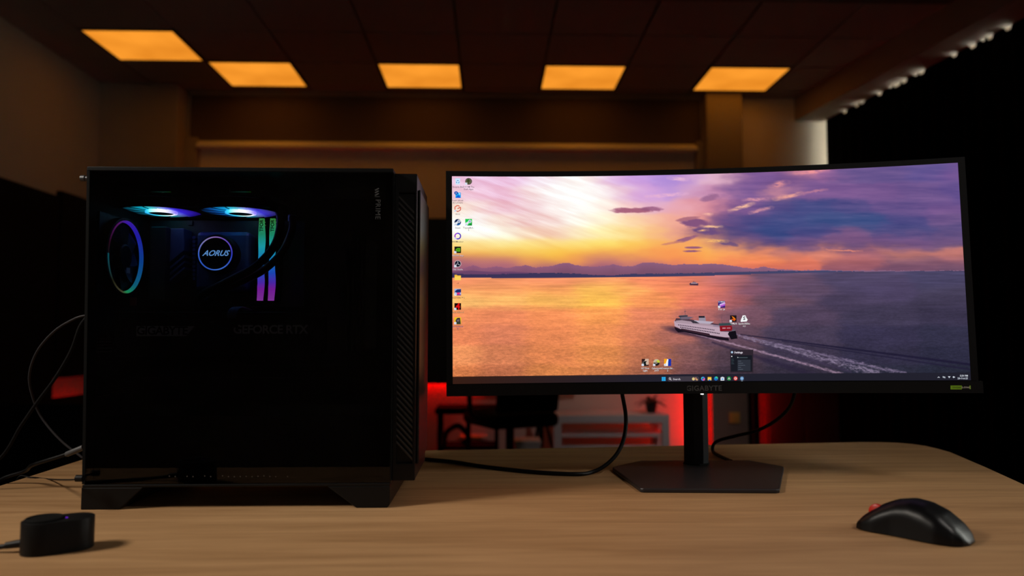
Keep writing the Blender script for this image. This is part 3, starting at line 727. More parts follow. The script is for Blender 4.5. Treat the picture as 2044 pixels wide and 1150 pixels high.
for k in range(6):
    q = at(455 + 3.2 * k, 636, Yg - .004)
    bm = BM(); tube(bm, [(q.x, q.y, q.z - .004), (q.x + .001, q.y - .004, q.z + .006), (q.x + .003, q.y + .012, q.z + .016), (q.x + .003, q.y + .06, q.z + .014)], .0011, 6); part('power_lead', bm, M['heat'])
bm = BM(); q = at(424, 644, Yg - .002); box(bm, q.x - .002, q.x + .002, q.y - .001, q.y + .003, q.z - .001, q.z + .001, .0003); finish('catch', bm, M['silver'], gp)
# lower bay
a = at(235, 830, 1.04); b = at(735, 830, 1.04)
bm = BM(); box(bm, XL + .003, XR - .005, 1.036, 1.212, zf + .007, a.z, .002); part('power_supply_shroud', bm, M['black'])
a = at(245, 757, 1.05); b = at(690, 757, 1.05)
bm = BM(); box(bm, a.x, b.x, 1.05, 1.06, a.z - .0015, a.z + .0015, .0005); part('support_bar', bm, M['satin'])
a = at(425, 731, 1.07); b = at(690, 731, 1.07)
bm = BM(); box(bm, a.x, b.x, 1.07, 1.08, a.z - .001, a.z + .001, .0004); part('support_bar', bm, M['satin'])
for k in range(5):
    q = at(692 + 9 * k, 470, 1.09); q2 = at(692 + 9 * k, 700, 1.09)
    bm = BM(); box(bm, q.x - .0018, q.x + .0018, 1.09, 1.20, q2.z, q.z, .0005); part('inner_rib', bm, M['satin'])
# coolant tubes
bm = BM(); tube(bm, [at(556, 418, 1.13), at(560, 445, 1.105), at(548, 490, 1.09), at(510, 532, 1.085), at(455, 562, 1.09), at(405, 588, 1.11), at(392, 606, 1.14), at(415, 600, 1.165), at(440, 560, 1.17)], .0058, 14, 10); part('coolant_tube', bm, M['rubber'], smooth=True)
bm = BM(); tube(bm, [at(584, 432, 1.15), at(582, 462, 1.125), at(562, 505, 1.11), at(525, 540, 1.105), at(480, 562, 1.11), at(440, 580, 1.13), at(428, 590, 1.16), at(445, 560, 1.172)], .0055, 14, 10); part('coolant_tube', bm, M['rubber'], smooth=True)
bm = BM(); q = at(583, 437, 1.149); cyl(bm, (q.x, q.y, q.z - .004), (q.x, q.y, q.z + .006), .0062, n=14); part('tube_collar', bm, M['heat'])

# ================================================================== MONITOR
SC = .334 / .20414
MX, MY, MZ = .20469 * SC, .72937 * SC, ZC + (1.02466 - ZC) * SC
ROT, TIL, RAD, WID, HEI, ROL = -.10035, .01598, 1.5 * SC, .48372 * SC, .334, .0115
def sp_np(u, v, d=0.0):
    """u,v 0..1 over the lit screen from its top left corner; d metres behind the screen surface"""
    u = np.asarray(u, float) - .5; v = .5 - np.asarray(v, float)
    a = u * WID / RAD; R = RAD + d
    lx = R * np.sin(a); ly = R * np.cos(a) - RAD; lz = v * HEI + 0 * a
    lx, lz = lx * math.cos(ROL) - lz * math.sin(ROL), lx * math.sin(ROL) + lz * math.cos(ROL)
    ly, lz = ly * math.cos(TIL) + lz * math.sin(TIL), lz * math.cos(TIL) - ly * math.sin(TIL)
    return np.stack([MX + lx * math.cos(ROT) - ly * math.sin(ROT), MY + lx * math.sin(ROT) + ly * math.cos(ROT), MZ + lz], -1)
def sp(u, v, d=0.0): return Vector(sp_np(u, v, d))
CXP = np.array([902.11352, 980.98289, -62.95577, 91.42986, 1.54721, 22.97431, -3.13113, 4.98615])
CYP = np.array([350.58924, 9.60805, -32.62907, -4.16815, 414.76712, -23.61209, 39.35717, 3.75091])
def uv_px(u, v):       # picture coordinates of the wallpaper artwork
    B = np.stack([np.ones_like(u), u, u * u, u ** 3, v, u * v, u * u * v, u ** 3 * v], -1)
    return B @ CXP, B @ CYP
def px_uv(x, y):
    u, v = (x - 903) / 1020.0, (y - 350) / 415.0
    for _ in range(12):
        X, Yv = uv_px(np.array(u), np.array(v)); u += (x - X) / 1020.0; v += (y - Yv) / 415.0
    return float(u), float(v)

mon = thing('curved_monitor', 'wide curved monitor showing a sunset seascape with a ferry', 'monitor', (.36, 1.22, TZ))
mw, mt, mb = .0098 / WID, .0085 / HEI, .0190 / HEI
def curved_slab(bm, u0, u1, v0, v1, d0, d1, n=40):
    rings = []
    for i in range(n + 1):
        u = u0 + (u1 - u0) * i / n
        rings.append([bm.verts.new(sp(u, v, d)) for v, d in ((v0, d0), (v1, d0), (v1, d1), (v0, d1))])
    fs = []
    for a, b in zip(rings, rings[1:]):
        for k in range(4): fs.append(bm.faces.new((a[k], a[(k + 1) % 4], b[(k + 1) % 4], b[k])))
    fs.append(bm.faces.new(rings[0][::-1])); fs.append(bm.faces.new(rings[-1]))
    bmesh.ops.recalc_face_normals(bm, faces=fs); return bm
def mp(nm, b, m, par=None, **k): return finish(nm, b, m, par or mon, **k)
bm = BM(); curved_slab(bm, -mw * .7, 1 + mw * .7, -mt * .7, 1 + mb * .8, .0012, .022); mp('housing', bm, M['black'], smooth=True)
bm = BM(); curved_slab(bm, -mw, 1 + mw, -mt, -.0002, -.0012, .010); mp('bezel', bm, M['black'], smooth=True)
for u0, u1 in ((-mw, -.0002), (1.0002, 1 + mw)):
    bm = BM(); curved_slab(bm, u0, u1, -mt, 1 + .002, -.0012, .010, 3); mp('bezel', bm, M['black'], smooth=True)
bm = BM(); curved_slab(bm, -mw, 1 + mw + .006, 1.0035, 1 + mb, -.0045, .024); chin = mp('chin', bm, M['black'], smooth=True)
bm = BM(); curved_slab(bm, .2, .8, .12, .92, .022, .05, 24); mp('rear_cover', bm, M['black'], smooth=True)
q = sp(.5, .72, .05)
pb = Vector((.3596, 1.316, TZ))
bm = BM()
oc = []
for k in range(8):
    an = PI / 8 + k * PI / 4; oc.append((pb.x + .0215 * math.cos(an), pb.y + .0175 * math.sin(an)))
prism(bm, oc, 'z', TZ + .005, TZ + .33, .001); mp('stand_pole', bm, M['gunpole'])
bm = BM(); box(bm, pb.x - .05, pb.x + .05, 1.262, pb.y + .005, TZ + .24, TZ + .34, .004); mp('stand_mount', bm, M['black'])
base = [(.219, 1.107), (.2235, 1.1035), (.414, 1.0925), (.4205, 1.0955), (.500, 1.281), (.4985, 1.289), (.464, 1.350), (.270, 1.3535), (.209, 1.289), (.207, 1.279)]
bm = BM(); prism(bm, base, 'z', TZ, TZ + .0065, .0018); mp('stand_base', bm, M['gun'])
bm = BM(); lathe(bm, (pb.x, pb.y, TZ + .0065), (0, 0, 1), [(.0235, 0), (.0225, .002)], 8); mp('pole_collar', bm, M['matte'])
# lettering on the chin, sticker, power light
uu, vv = px_uv(1404, 773.5); o = sp(uu, vv, -.0047); ex = (sp(uu + .01, vv) - sp(uu, vv)).normalized(); ey = (sp(uu, vv - .01) - sp(uu, vv)).normalized()
bm = BM(); text_on(bm, 'GIGABYTE', .0112, o, ex, ey, off=.00025, sp=1.08); finish('lettering', bm, mat('chin_print', (66, 66, 68), .5), chin)
uu, vv = px_uv(1402, 785.5); o = sp(uu, 1 + mb + .003, .002)
bm = BM(); box(bm, o.x - .0017, o.x + .0017, o.y - .0022, o.y + .004, o.z - .0009, o.z + .0018); finish('power_light', bm, emis('white_led', (255, 255, 255), 1.6), chin)
def on_chin(poly_px, d):
    return [sp(*px_uv(x, y), d) for x, y in poly_px]
bm = BM(); bm.faces.new([bm.verts.new(p) for p in on_chin([(1895, 767.6), (1917.5, 767.6), (1917.5, 775.2), (1895, 775.2)], -.0047)])
st = finish('sticker', bm, M['green'], chin)
bm = BM(); bm.faces.new([bm.verts.new(p) for p in on_chin([(1932.5, 767.6), (1935, 767.6), (1935.3, 774.6), (1932.8, 774.6)], -.0047)])
finish('sticker_bar', bm, M['green'], chin)
uu, vv = px_uv(1925.5, 771.5); o = sp(uu, vv, -.0048); ex = (sp(uu + .01, vv) - sp(uu, vv)).normalized(); ey = (sp(uu, vv - .01) - sp(uu, vv)).normalized()
bm = BM(); text_on(bm, 'G-SYNC', .0034, o, ex, ey); finish('sticker_lettering', bm, M['white'], chin)
uu, vv = px_uv(1907.5, 771.5); o = sp(uu, vv, -.0049); ex = (sp(uu + .01, vv) - sp(uu, vv)).normalized(); ey = (sp(uu, vv - .01) - sp(uu, vv)).normalized()
bm = BM(); text_on(bm, 'NVIDIA', .0036, o, ex, ey); finish('sticker_lettering', bm, mat('dark_green_print', (40, 70, 6), .6), chin)

# ------------------------------------------------------------------ the picture on the screen
def vnoise(x, y, seed):
    rng = np.random.RandomState(seed); T = rng.rand(256, 256)
    xi = np.floor(x).astype(int); yi = np.floor(y).astype(int); fx = x - xi; fy_ = y - yi
    fx = fx * fx * (3 - 2 * fx); fy_ = fy_ * fy_ * (3 - 2 * fy_)
    g = lambda a, b: T[a % 256, b % 256]
    return (g(xi, yi) * (1 - fx) + g(xi + 1, yi) * fx) * (1 - fy_) + (g(xi, yi + 1) * (1 - fx) + g(xi + 1, yi + 1) * fx) * fy_
def fbm(x, y, seed, octv=4):
    s = 0; a = .5; t = 0
    for k in range(octv):
        s = s + a * vnoise(x * 2 ** k, y * 2 ** k, seed + k); t += a; a *= .55
    return s / t * 2 - 1
SKY = {356: "910:240,200,225 960:238,196,224 1020:238,195,225 1080:245,225,235 1130:255,253,250 1180:255,245,238 1220:225,180,225 1270:205,160,225 1330:175,140,215 1390:185,140,205 1412:245,200,215 1430:240,190,200 1460:150,105,150 1500:125,90,150 1560:120,85,140",
340: "1600:200,130,150 1650:150,100,150 1700:105,85,140 1780:105,85,140 1860:100,85,145 1905:115,85,145",
385: "910:240,200,215 960:243,200,222 1010:238,190,215 1060:248,225,225 1110:255,252,250 1160:255,255,252 1200:255,245,240 1240:235,195,215 1290:215,165,220 1340:190,150,215 1390:215,165,200 1430:195,130,165 1470:130,95,150 1520:115,85,145 1560:200,135,150 1610:125,90,145 1680:125,90,145 1750:115,85,140 1850:110,85,140 1910:100,80,140",
415: "915:250,232,215 960:246,215,215 1010:240,195,210 1060:243,210,215 1110:255,245,240 1160:255,255,250 1210:255,238,225 1260:250,205,200 1310:225,175,205 1360:235,170,180 1400:225,150,160 1425:205,130,150 1460:130,90,140 1500:120,85,140 1560:85,75,130 1620:70,75,130 1700:80,75,130 1800:100,80,135 1905:115,85,140",
440: "915:255,250,240 950:255,255,255 1000:253,235,220 1050:240,200,200 1100:246,215,210 1150:255,250,240 1200:255,245,215 1260:253,215,170 1310:250,195,165 1360:240,165,150 1405:230,150,140 1450:115,80,130 1500:80,75,130 1560:65,75,130 1650:62,78,130 1720:60,78,130 1800:80,75,130 1910:110,85,135",
465: "915:255,252,240 960:255,255,250 1010:255,250,230 1060:250,220,195 1110:245,205,185 1160:253,235,195 1210:255,238,170 1260:253,215,135 1310:250,190,130 1360:235,160,140 1410:110,75,120 1460:75,70,125 1540:60,75,130 1620:75,75,130 1700:110,85,130 1800:70,72,125 1910:85,75,125",
490: "910:253,228,140 950:253,225,150 1000:254,235,160 1050:253,225,140 1100:252,215,135 1150:253,225,130 1200:254,225,110 1260:253,205,95 1310:250,180,95 1380:245,165,100 1410:252,180,100 1440:190,120,120 1500:95,75,120 1600:105,80,125 1700:100,78,120 1800:95,75,120 1910:90,75,120",
478: "1410:240,160,110 1450:110,80,120 1520:95,75,125 1600:105,80,130 1700:135,90,130 1800:125,85,130 1910:120,85,125",
505: "915:250,180,80 960:250,185,75 1010:252,200,80 1060:252,205,80 1110:253,205,75 1150:252,190,70 1200:250,175,80 1260:251,175,80 1320:250,155,85 1380:250,165,88 1410:254,190,90 1460:253,165,95 1520:235,140,100 1580:180,115,110 1650:215,130,110 1720:160,100,115 1800:215,130,110 1910:225,135,110",
518: "915:185,110,115 960:190,115,115 1010:205,125,110 1060:230,150,90 1110:250,180,70 1150:235,145,90 1200:205,125,110 1260:215,130,105 1320:250,150,85 1380:250,145,80 1410:253,165,80 1500:250,145,90 1600:240,130,95 1700:190,110,105 1800:140,95,110 1910:150,95,110",
531: "915:165,100,120 1000:165,98,120 1100:170,100,118 1200:168,100,120 1300:180,108,120 1360:215,120,105 1410:240,135,90 1500:235,120,90 1600:215,115,100 1700:150,90,105 1800:120,80,105 1910:115,80,105",
545: "915:140,85,112 1200:140,85,112 1500:180,100,105 1910:105,75,100"}
SEA = {562: "910:250,150,105 1000:250,155,105 1100:250,150,105 1200:252,160,105 1300:245,140,100 1380:225,125,100 1450:175,105,110 1550:105,80,105 1700:80,70,100 1900:70,65,95",
580: "910:252,165,100 1000:252,160,100 1100:252,165,95 1200:254,190,90 1260:252,170,95 1350:245,140,95 1420:215,115,100 1500:130,85,105 1600:95,75,100 1750:75,65,95 1920:72,65,90",
600: "910:253,190,110 1000:253,185,105 1100:253,185,95 1200:254,190,85 1300:245,150,90 1400:225,120,95 1450:165,95,100 1550:105,78,95 1700:72,62,88 1920:65,58,82",
630: "910:245,145,95 1000:240,140,95 1100:245,145,90 1200:248,155,85 1300:225,130,95 1400:180,105,100 1480:115,80,95 1600:80,65,88 1750:65,58,82 1920:58,52,75",
670: "910:235,135,90 1000:215,125,90 1100:230,135,85 1200:238,145,85 1280:215,125,88 1340:165,100,90 1450:95,70,85 1600:70,60,82 1750:55,50,75 1920:50,48,70",
710: "910:240,150,95 1000:210,125,85 1100:220,130,80 1200:228,140,80 1300:185,110,80 1380:130,85,85 1450:80,62,75 1600:60,52,72 1750:50,46,68 1920:45,44,65",
745: "910:215,125,75 1000:190,110,75 1100:215,130,75 1200:200,120,72 1300:160,95,72 1380:110,72,75 1460:65,52,65 1600:52,46,62 1750:42,42,58 1920:38,40,55"}
def ctrl(D):
    P, Cc = [], []
    for y, s in D.items():
        for it in s.split():
            x, c = it.split(':'); P.append((float(x), float(y))); Cc.append([float(q) for q in c.split(',')])
    return np.array(P), np.array(Cc)
def shade(D, x, y, ax):
    P, Cc = ctrl(D); out = np.zeros(x.shape + (3,)); wsum = np.zeros(x.shape)
    for (a, b), c in zip(P, Cc):
        wgt = np.exp(-((x - a) / (ax * 15)) ** 2 - ((y - b) / 12.5) ** 2) + 2e-3 / (((x - a) / ax) ** 2 + (y - b) ** 2 + 60.0); wsum += wgt; out += wgt[..., None] * c
    return out / wsum[..., None]
def mixc(img, m, c): m = np.clip(m, 0, 1)[..., None]; return img * (1 - m) + np.array(c, float) * m
def paint(X, Yp):
    h = np.interp(X, [903, 985, 1200, 1300, 1400, 1500, 1600, 1700, 1940], [556, 556, 555.3, 554, 552, 548.5, 545.5, 543.5, 541.5])
    # sky, warped by noise so the cloud edges curl
    k = np.clip((X - 1150) / 300, 0, 1)
    wx = fbm(X / 55, Yp / 22, 11) * (10 + 26 * k); wy = fbm(X / 60, Yp / 20, 31) * (4 + 8 * k)
    sky = shade(SKY, X + wx, np.minimum(Yp + wy * np.clip((545 - Yp) / 40, .15, 1), 548), 2.2)
    sx = X * .93 + Yp * .36; sy = -X * .31 + Yp * .95        # long slanting streaks on the left
    st = fbm(sx / 90, sy / 9, 51, 5); amp = np.clip((1330 - X) / 250, 0, 1) * np.clip((505 - Yp) / 60, 0, 1)
    sky += (st * 46 * amp)[..., None] * np.array([.35, .9, .9])
    st2 = fbm(X / 75, Yp / 7, 71, 5); sky += (st2 * 20 * np.clip((X - 1380) / 150, 0, 1))[..., None] * np.array([1, .65, .55])
    e = fbm(X / 14, Yp / 5, 91, 4); e2 = fbm(X / 10, Yp / 3.2, 93, 4)
    for cx, cy, rx_, ry_, sl, c, s in ((1262, 420, 52, 6, 0, (165, 95, 120), .95), (1300, 417, 26, 5, 0, (150, 90, 125), .8), (1388, 446, 34, 10, .1, (132, 84, 125), 1), (1372, 437, 26, 4, -.15, (175, 110, 125), .9), (1412, 462, 30, 8, .1, (110, 78, 125), 1),
                                   (1370, 478, 26, 5, -.25, (150, 95, 125), .95), (1340, 486, 25, 2.5, -.15, (205, 130, 110), .8), (1383, 495, 19, 2.6, 0, (150, 90, 120), .95), (1381, 502, 19, 2.6, 0, (145, 88, 120), .95), (1415, 395, 22, 8, -.2, (150, 100, 140), .8), (1450, 486, 26, 5, .2, (105, 78, 122), .8)):
        q = ((X - cx) / rx_) ** 2 + ((Yp - cy - sl * (X - cx)) / ry_) ** 2
        sky = mixc(sky, np.clip(1.6 - 1.5 * q + e * .9, 0, 1) * s, c)
    for x0, y0, x1, y1, wd_, c in ((1457, 421, 1503, 406, 3.2, (255, 195, 160)), (1486, 399, 1530, 397, 3.5, (220, 150, 165)), (1546, 398, 1598, 386, 3.6, (245, 170, 150)), (1498, 425, 1540, 414, 3, (225, 155, 160)), (1540, 372, 1570, 362, 5, (215, 140, 150)), (1590, 344, 1650, 338, 4, (240, 150, 155)), (1600, 386, 1650, 378, 2.5, (190, 125, 150)),
                                   (1400, 452, 1440, 453, 2.4, (255, 200, 150)), (1395, 462, 1412, 459, 2, (255, 190, 130)), (1400, 480, 1450, 482, 3, (255, 190, 110)), (1405, 428, 1420, 428, 2.5, (250, 185, 165)), (1650, 500, 1720, 502, 1.6, (235, 140, 115)), (1290, 392, 1370, 386, 3, (235, 180, 210)), (1335, 354, 1370, 358, 3, (235, 185, 215))):
        t = np.clip(((X - x0) * (x1 - x0) + (Yp - y0) * (y1 - y0)) / ((x1 - x0) ** 2 + (y1 - y0) ** 2), 0, 1)
        d = np.hypot((X - x0 - t * (x1 - x0)) * .6, (Yp - y0 - t * (y1 - y0)) + 2.2 * fbm(X / 11, Yp / 6, 97, 3)) + e2 * 1.6
        sky = mixc(sky, np.clip(1.5 - d / wd_, 0, 1) * (.25 + .75 * np.sin(PI * np.clip(t * .9 + .05, 0, 1))) * np.clip(.8 + e2, 0, 1), c)
    # ranges of hills
    rid = np.interp(X, [903, 925, 945, 965, 990, 1010, 1050, 1070, 1100, 1118, 1130, 1150, 1180, 1205, 1222, 1245, 1265, 1285, 1300, 1320, 1345, 1370, 1400, 1420, 1440, 1470, 1500, 1525, 1545, 1600, 1640, 1700, 1940],
                    [540, 536, 530.5, 537, 533, 536, 530.5, 535, 533, 527, 525.5, 531, 534, 532, 528.5, 533.5, 531, 525.5, 524.5, 527, 530, 528, 529.5, 527, 528.5, 533, 537.5, 533.5, 537, 541, 540, 541, 541.5]) + fbm(X / 7, X * 0 + 3, 5, 3) * 1.2
    lt = np.clip((X - 903) / 900, 0, 1)[..., None]
    far = np.array([146, 90, 119]) * (1 - lt) + np.array([136, 100, 130]) * lt
    sky = np.where((Yp > rid)[..., None], far * (1 - .14 * np.clip((Yp - rid) / 18, 0, 1)[..., None]), sky)
    r2 = np.interp(X, [903, 940, 985, 1020, 1060, 1110, 1940], [543, 540.5, 543.5, 542.5, 545, 548, 560]); sky = mixc(sky, np.clip((Yp - r2) * .8, 0, 1) * .9, (103, 66, 104))
    nr = np.interp(X, [903, 960, 975, 1000, 1040, 1100, 1150, 1185, 1215, 1255, 1300, 1400, 1500, 1560, 1650, 1720, 1760], [547, 549, 549, 548, 547, 545.8, 547, 550, 551.5, 548, 547.5, 546, 543, 541.8, 541.6, 543, 548]) + fbm(X / 5, X * 0 + 9, 6, 3) * .7
    near = np.array([58, 48, 84]) * (1 - lt) + np.array([70, 76, 112]) * lt
    sky = np.where((Yp > nr)[..., None], near, sky)
    # water
    dep = np.clip((Yp - h) / 200, 0, 1)
    sea = shade(SEA, X + fbm(X / 40, Yp / 8, 13) * 14, Yp + fbm(X / 60, Yp / 9, 17) * 5, 2.6)
    rip = (fbm(X / 5.5 + Yp / 9, Yp / 1.7, 23, 3) + .5 * (np.random.RandomState(3).rand(*X.shape) - .5)) * dep + fbm(X / 60, Yp / 2.0, 29, 3) * (1 - dep) * .7
    big = fbm((X + Yp) / 60, Yp / 14, 37, 3)
    sea = sea * (1 + .20 * rip + .10 * big)[..., None]
    def line(img, x0, y0, x1, y1, w0, w1, c, s, rough=0):
        t = np.clip((X - x0) / (x1 - x0), 0, 1); yy = y0 + (y1 - y0) * t; wd_ = w0 + (w1 - w0) * t
        fo = fbm(X / 6, Yp / 2.2, 41, 4); m = np.clip(1.3 - np.abs(Yp - yy + rough * fo * wd_) / wd_, 0, 1) * np.clip(1 - rough * .7 * (.2 - 1.3 * fbm(X / 5 - Yp / 3, Yp / 1.8, 43, 3)), 0, 1) * ((X >= x0) & (X <= x1)); return mixc(img, m * s, c)
    shadow = ((X - 1380) / 55) ** 2 + ((Yp - 664 - .16 * (X - 1380)) / 8) ** 2
    sea = mixc(sea, np.clip(1.4 - shadow, 0, 1) * .75, (52, 38, 60))
    sea = line(sea, 1478, 668, 1945, 728, 1.0, 3.0, (28, 24, 48), .85); sea = line(sea, 1560, 681, 1945, 738, 1, 2.2, (34, 30, 54), .8)
    sea = line(sea, 1420, 683, 1660, 760, 2, 9, (40, 32, 56), .6, .3)
    sea = line(sea, 1470, 668, 1810, 746, 1.5, 3.4, (132, 116, 146), .85, 1.2); sea = line(sea, 1473, 671, 1760, 746, 1.5, 7, (150, 134, 162), .8, 1.4)
    sea = line(sea, 1474, 674, 1700, 742, 1.0, 3, (62, 52, 78), .7, .8); sea = line(sea, 1366, 662, 1475, 690, 1.4, 2.2, (168, 136, 158), .9, .8)
    sea = line(sea, 1475, 690, 1690, 748, 2.2, 3, (168, 138, 162), .85, .9)
    sea = line(sea, 1230, 556.5, 1376, 565, .5, .7, (190, 100, 85), .5)
    img = np.where((Yp > h)[..., None], sea, sky)
    return np.clip(img, 0, 255)
NU, NV = 880, 362
u = np.linspace(0, 1, NU); v = np.linspace(0, 1, NV); UU, VV = np.meshgrid(u, v)
PX, PY = uv_px(UU, VV)
img = paint(PX, PY)
bar = VV > .9665                                               # task bar
f = np.clip(UU / .42, 0, 1)[..., None]
img = np.where(bar[..., None], np.array([54, 29, 21]) * (1 - f) + np.array([34, 33, 45]) * f, img)
img *= (1 - .012 * (np.sin(PX * 1.35) * np.sin(PY * 1.35))[..., None] * np.clip((1250 - PX) / 250, 0, 1)[..., None])   # pixel weave of the panel
co = sp_np(UU.ravel(), VV.ravel(), 0.0) - np.array(ORG[mon.name])
idx = np.arange(NU * NV).reshape(NV, NU)
quads = np.stack([idx[:-1, :-1], idx[1:, :-1], idx[1:, 1:], idx[:-1, 1:]], -1).reshape(-1, 4)
me = bpy.data.meshes.new('screen')
me.vertices.add(NU * NV); me.vertices.foreach_set('co', co.ravel().astype(np.float32))
me.loops.add(quads.size); me.loops.foreach_set('vertex_index', quads.ravel().astype(np.int32))
me.polygons.add(len(quads)); me.polygons.foreach_set('loop_start', (np.arange(len(quads)) * 4).astype(np.int32))
me.update(calc_edges=True)
ca = me.color_attributes.new('picture', 'FLOAT_COLOR', 'POINT')
rgba = np.ones((NU * NV, 4), np.float32); rgba[:, :3] = lin(img.reshape(-1, 3)); ca.data.foreach_set('color', rgba.ravel())
sm = bpy.data.materials.new('lit_screen'); sm.use_nodes = True; N = sm.node_tree.nodes; N.clear()
an = N.new('ShaderNodeAttribute'); an.attribute_name = 'picture'; e = N.new('ShaderNodeEmission'); oo = N.new('ShaderNodeOutputMaterial')
sm.node_tree.links.new(an.outputs[0], e.inputs[0]); sm.node_tree.links.new(e.outputs[0], oo.inputs[0]); sm.cycles.emission_sampling = 'NONE'
me.materials.append(sm)
screen = bpy.data.objects.new('screen', me); COL.objects.link(screen); screen.parent = mon; ORG[screen.name] = ORG[mon.name].copy()

# icons and the ferry: flat coloured shapes lying on the lit panel
EM = {}
EDGE0, EDGE1 = sp(0, .5), sp(1, .5)
def em(c):
    c = tuple(int(x) for x in c)
    if c not in EM: EM[c] = emis('screen_colour', c, 1, False)
    return EM[c]
class Art:
    """flat coloured shapes in picture coordinates, stacked a hair apart on the curved screen"""
    def __init__(s): s.V = []; s.F = []; s.M = []; s.mats = []; s.z = 0
    def _m(s, c):
        m = em(c)
        if m not in s.mats: s.mats.append(m)
        return s.mats.index(m)
    def poly(s, pts, c, layer=None):
        s.z += 1; d = .00022 + .00003 * s.z; b = len(s.V)
        for x, y in pts: s.V.append((sp(*px_uv(x, y)), d))
        s.F.append(tuple(range(b, b + len(pts)))); s.M.append(s._m(c))
    def rect(s, x0, y0, x1, y1, c): s.poly([(x0, y0), (x1, y0), (x1, y1), (x0, y1)], c)
    def disc(s, x, y, r, c, n=18, ry=None, a0=0, a1=2 * PI):
        full = abs(a1 - a0 - 2 * PI) < 1e-6; m = n if full else n + 1
        s.poly([(x + r * math.cos(a0 + (a1 - a0) * k / n), y + (ry or r) * math.sin(a0 + (a1 - a0) * k / n)) for k in range(m)], c)
    def line(s, x0, y0, x1, y1, w, c):
        l = math.hypot(x1 - x0, y1 - y0); nx, ny = -(y1 - y0) / l * w / 2, (x1 - x0) / l * w / 2
        s.poly([(x0 + nx, y0 + ny), (x1 + nx, y1 + ny), (x1 - nx, y1 - ny), (x0 - nx, y0 - ny)], c)
    def ring(s, x, y, r, w, cs, n=20):
        s.z += 1
        for k in range(n):
            a, b = 2 * PI * k / n, 2 * PI * (k + 1) / n; c = cs(a) if callable(cs) else cs
            s.z -= 1
            s.poly([(x + r * math.cos(a), y + r * math.sin(a)), (x + r * math.cos(b), y + r * math.sin(b)), (x + (r - w) * math.cos(b), y + (r - w) * math.sin(b)), (x + (r - w) * math.cos(a), y + (r - w) * math.sin(a))], c)
        s.z += 1
    def text(s, body, x, y, size, c, bold=.06, align='CENTER', sx=1.0, shadow=None):
        if shadow: s.text(body, x + .45, y + .5, size, shadow, bold, align, sx)
        V_, F_ = text2d(body, size, off=size * bold * .3, align=align, res=1); s.z += 1; d = .00022 + .00003 * s.z; b = len(s.V); k = s._m(c)
        for a, bb in V_: s.V.append((sp(*px_uv(x + a * sx, y - bb)), d))
        for f_ in F_: s.F.append(tuple(b + i for i in f_)); s.M.append(k)
    def arrow(s, x, y): s.rect(x - 2.2, y - 2.2, x + 2.2, y + 2.2, (235, 240, 248)); s.line(x - 1, y + 1, x + 1.1, y - 1.1, .8, (60, 110, 190))
    def build(s, name):
        me = bpy.data.meshes.new(name); o_ = ORG[screen.name]
        c = sum((p for p, _ in s.V), Vector()) / len(s.V)
        al = ((c - EDGE0).dot(EDGE1 - EDGE0)) / (EDGE1 - EDGE0).length_squared; uc = min(1, max(0, al))
        nrm = (sp(uc, .5, -1) - sp(uc, .5, 0)).normalized()
        me.from_pydata([tuple(p - nrm * (p - c).dot(nrm) + nrm * d - o_) for p, d in s.V], [], s.F)
        for m in s.mats: me.materials.append(m)
        me.polygons.foreach_set('material_index', s.M)
        ob = bpy.data.objects.new(name, me); COL.objects.link(ob); ob.parent = screen; ORG[ob.name] = o_.copy(); return ob
W_, G_ = (235, 232, 232), (60, 50, 60)
def icon(x, y, draw, lines, label, col=(70, 60, 72), sh=None, arrow=True, dy=11.5, sz=4.7, sx=.95):
    a = Art(); draw(a, x, y)
    if arrow: a.arrow(x - 4.9, y + 4.9)
    for k, l in enumerate(lines): a.text(l, x, y + dy + 4.6 * k, sz, col, .03, sx=sx, shadow=sh)
    ob = a.build('desktop_icon'); ob['label'] = label; return ob
def d_bin(a, x, y):
    a.poly([(x - 5, y - 5.5), (x + 5, y - 5.5), (x + 4, y + 6.5), (x - 4, y + 6.5)], (205, 232, 250)); a.rect(x - 5.4, y - 6.2, x + 5.4, y - 5, (190, 222, 246))
    a.ring(x, y + 1, 3.4, 1.3, (20, 110, 200), 12)
    for k in range(3):
        t = k * 2 * PI / 3 - .5; a.disc(x + 2.7 * math.cos(t), y + 1 + 2.7 * math.sin(t), 1.3, (205, 232, 250), 8)
def d_doom(a, x, y):
    a.disc(x, y, 6.9, (84, 78, 66)); a.disc(x, y, 5.4, (100, 96, 74)); a.disc(x - .5, y - 1, 3.2, (62, 72, 40)); a.rect(x - 1, y - 5, x + .4, y + 5, (52, 62, 24))
def d_learn(a, x, y):
    a.rect(x - 4.6, y - 4.6, x + 6.2, y + 6.2, (28, 160, 240)); a.poly([(x - 4.6, y + 6.2), (x + 1, y - .2), (x + 6.2, y + 6.2)], (16, 92, 210)); a.disc(x + 3.6, y - 2, 1.5, (190, 245, 255), 10)
    a.disc(x - 3.4, y - 3.8, 3.6, (14, 74, 176)); a.text('i', x - 3.4, y - 3.8, 5.4, (235, 245, 255), .1)
def d_gcc(a, x, y):
    P = [(x + 6.4 * math.cos(PI / 2 + k * PI / 3), y - 6.4 * math.sin(PI / 2 + k * PI / 3)) for k in range(6)]
    for k in (0, 1): a.line(*P[k], *P[k + 1], 1.7, (222, 84, 54))
    a.line(*P[0], P[0][0] + 3.6, P[0][1] + 2.0, 1.7, (222, 84, 54)); a.line(P[5][0], P[5][1] + .6, *P[4], 1.7, (214, 78, 50)); a.line(*P[4], *P[3], 1.7, (205, 74, 50))
    a.line(*P[3], P[3][0] - 3, P[3][1] - 1.8, 1.7, (205, 74, 50)); a.line(x - .4, y + .6, P[5][0], P[5][1] + .6, 1.7, (214, 78, 50))
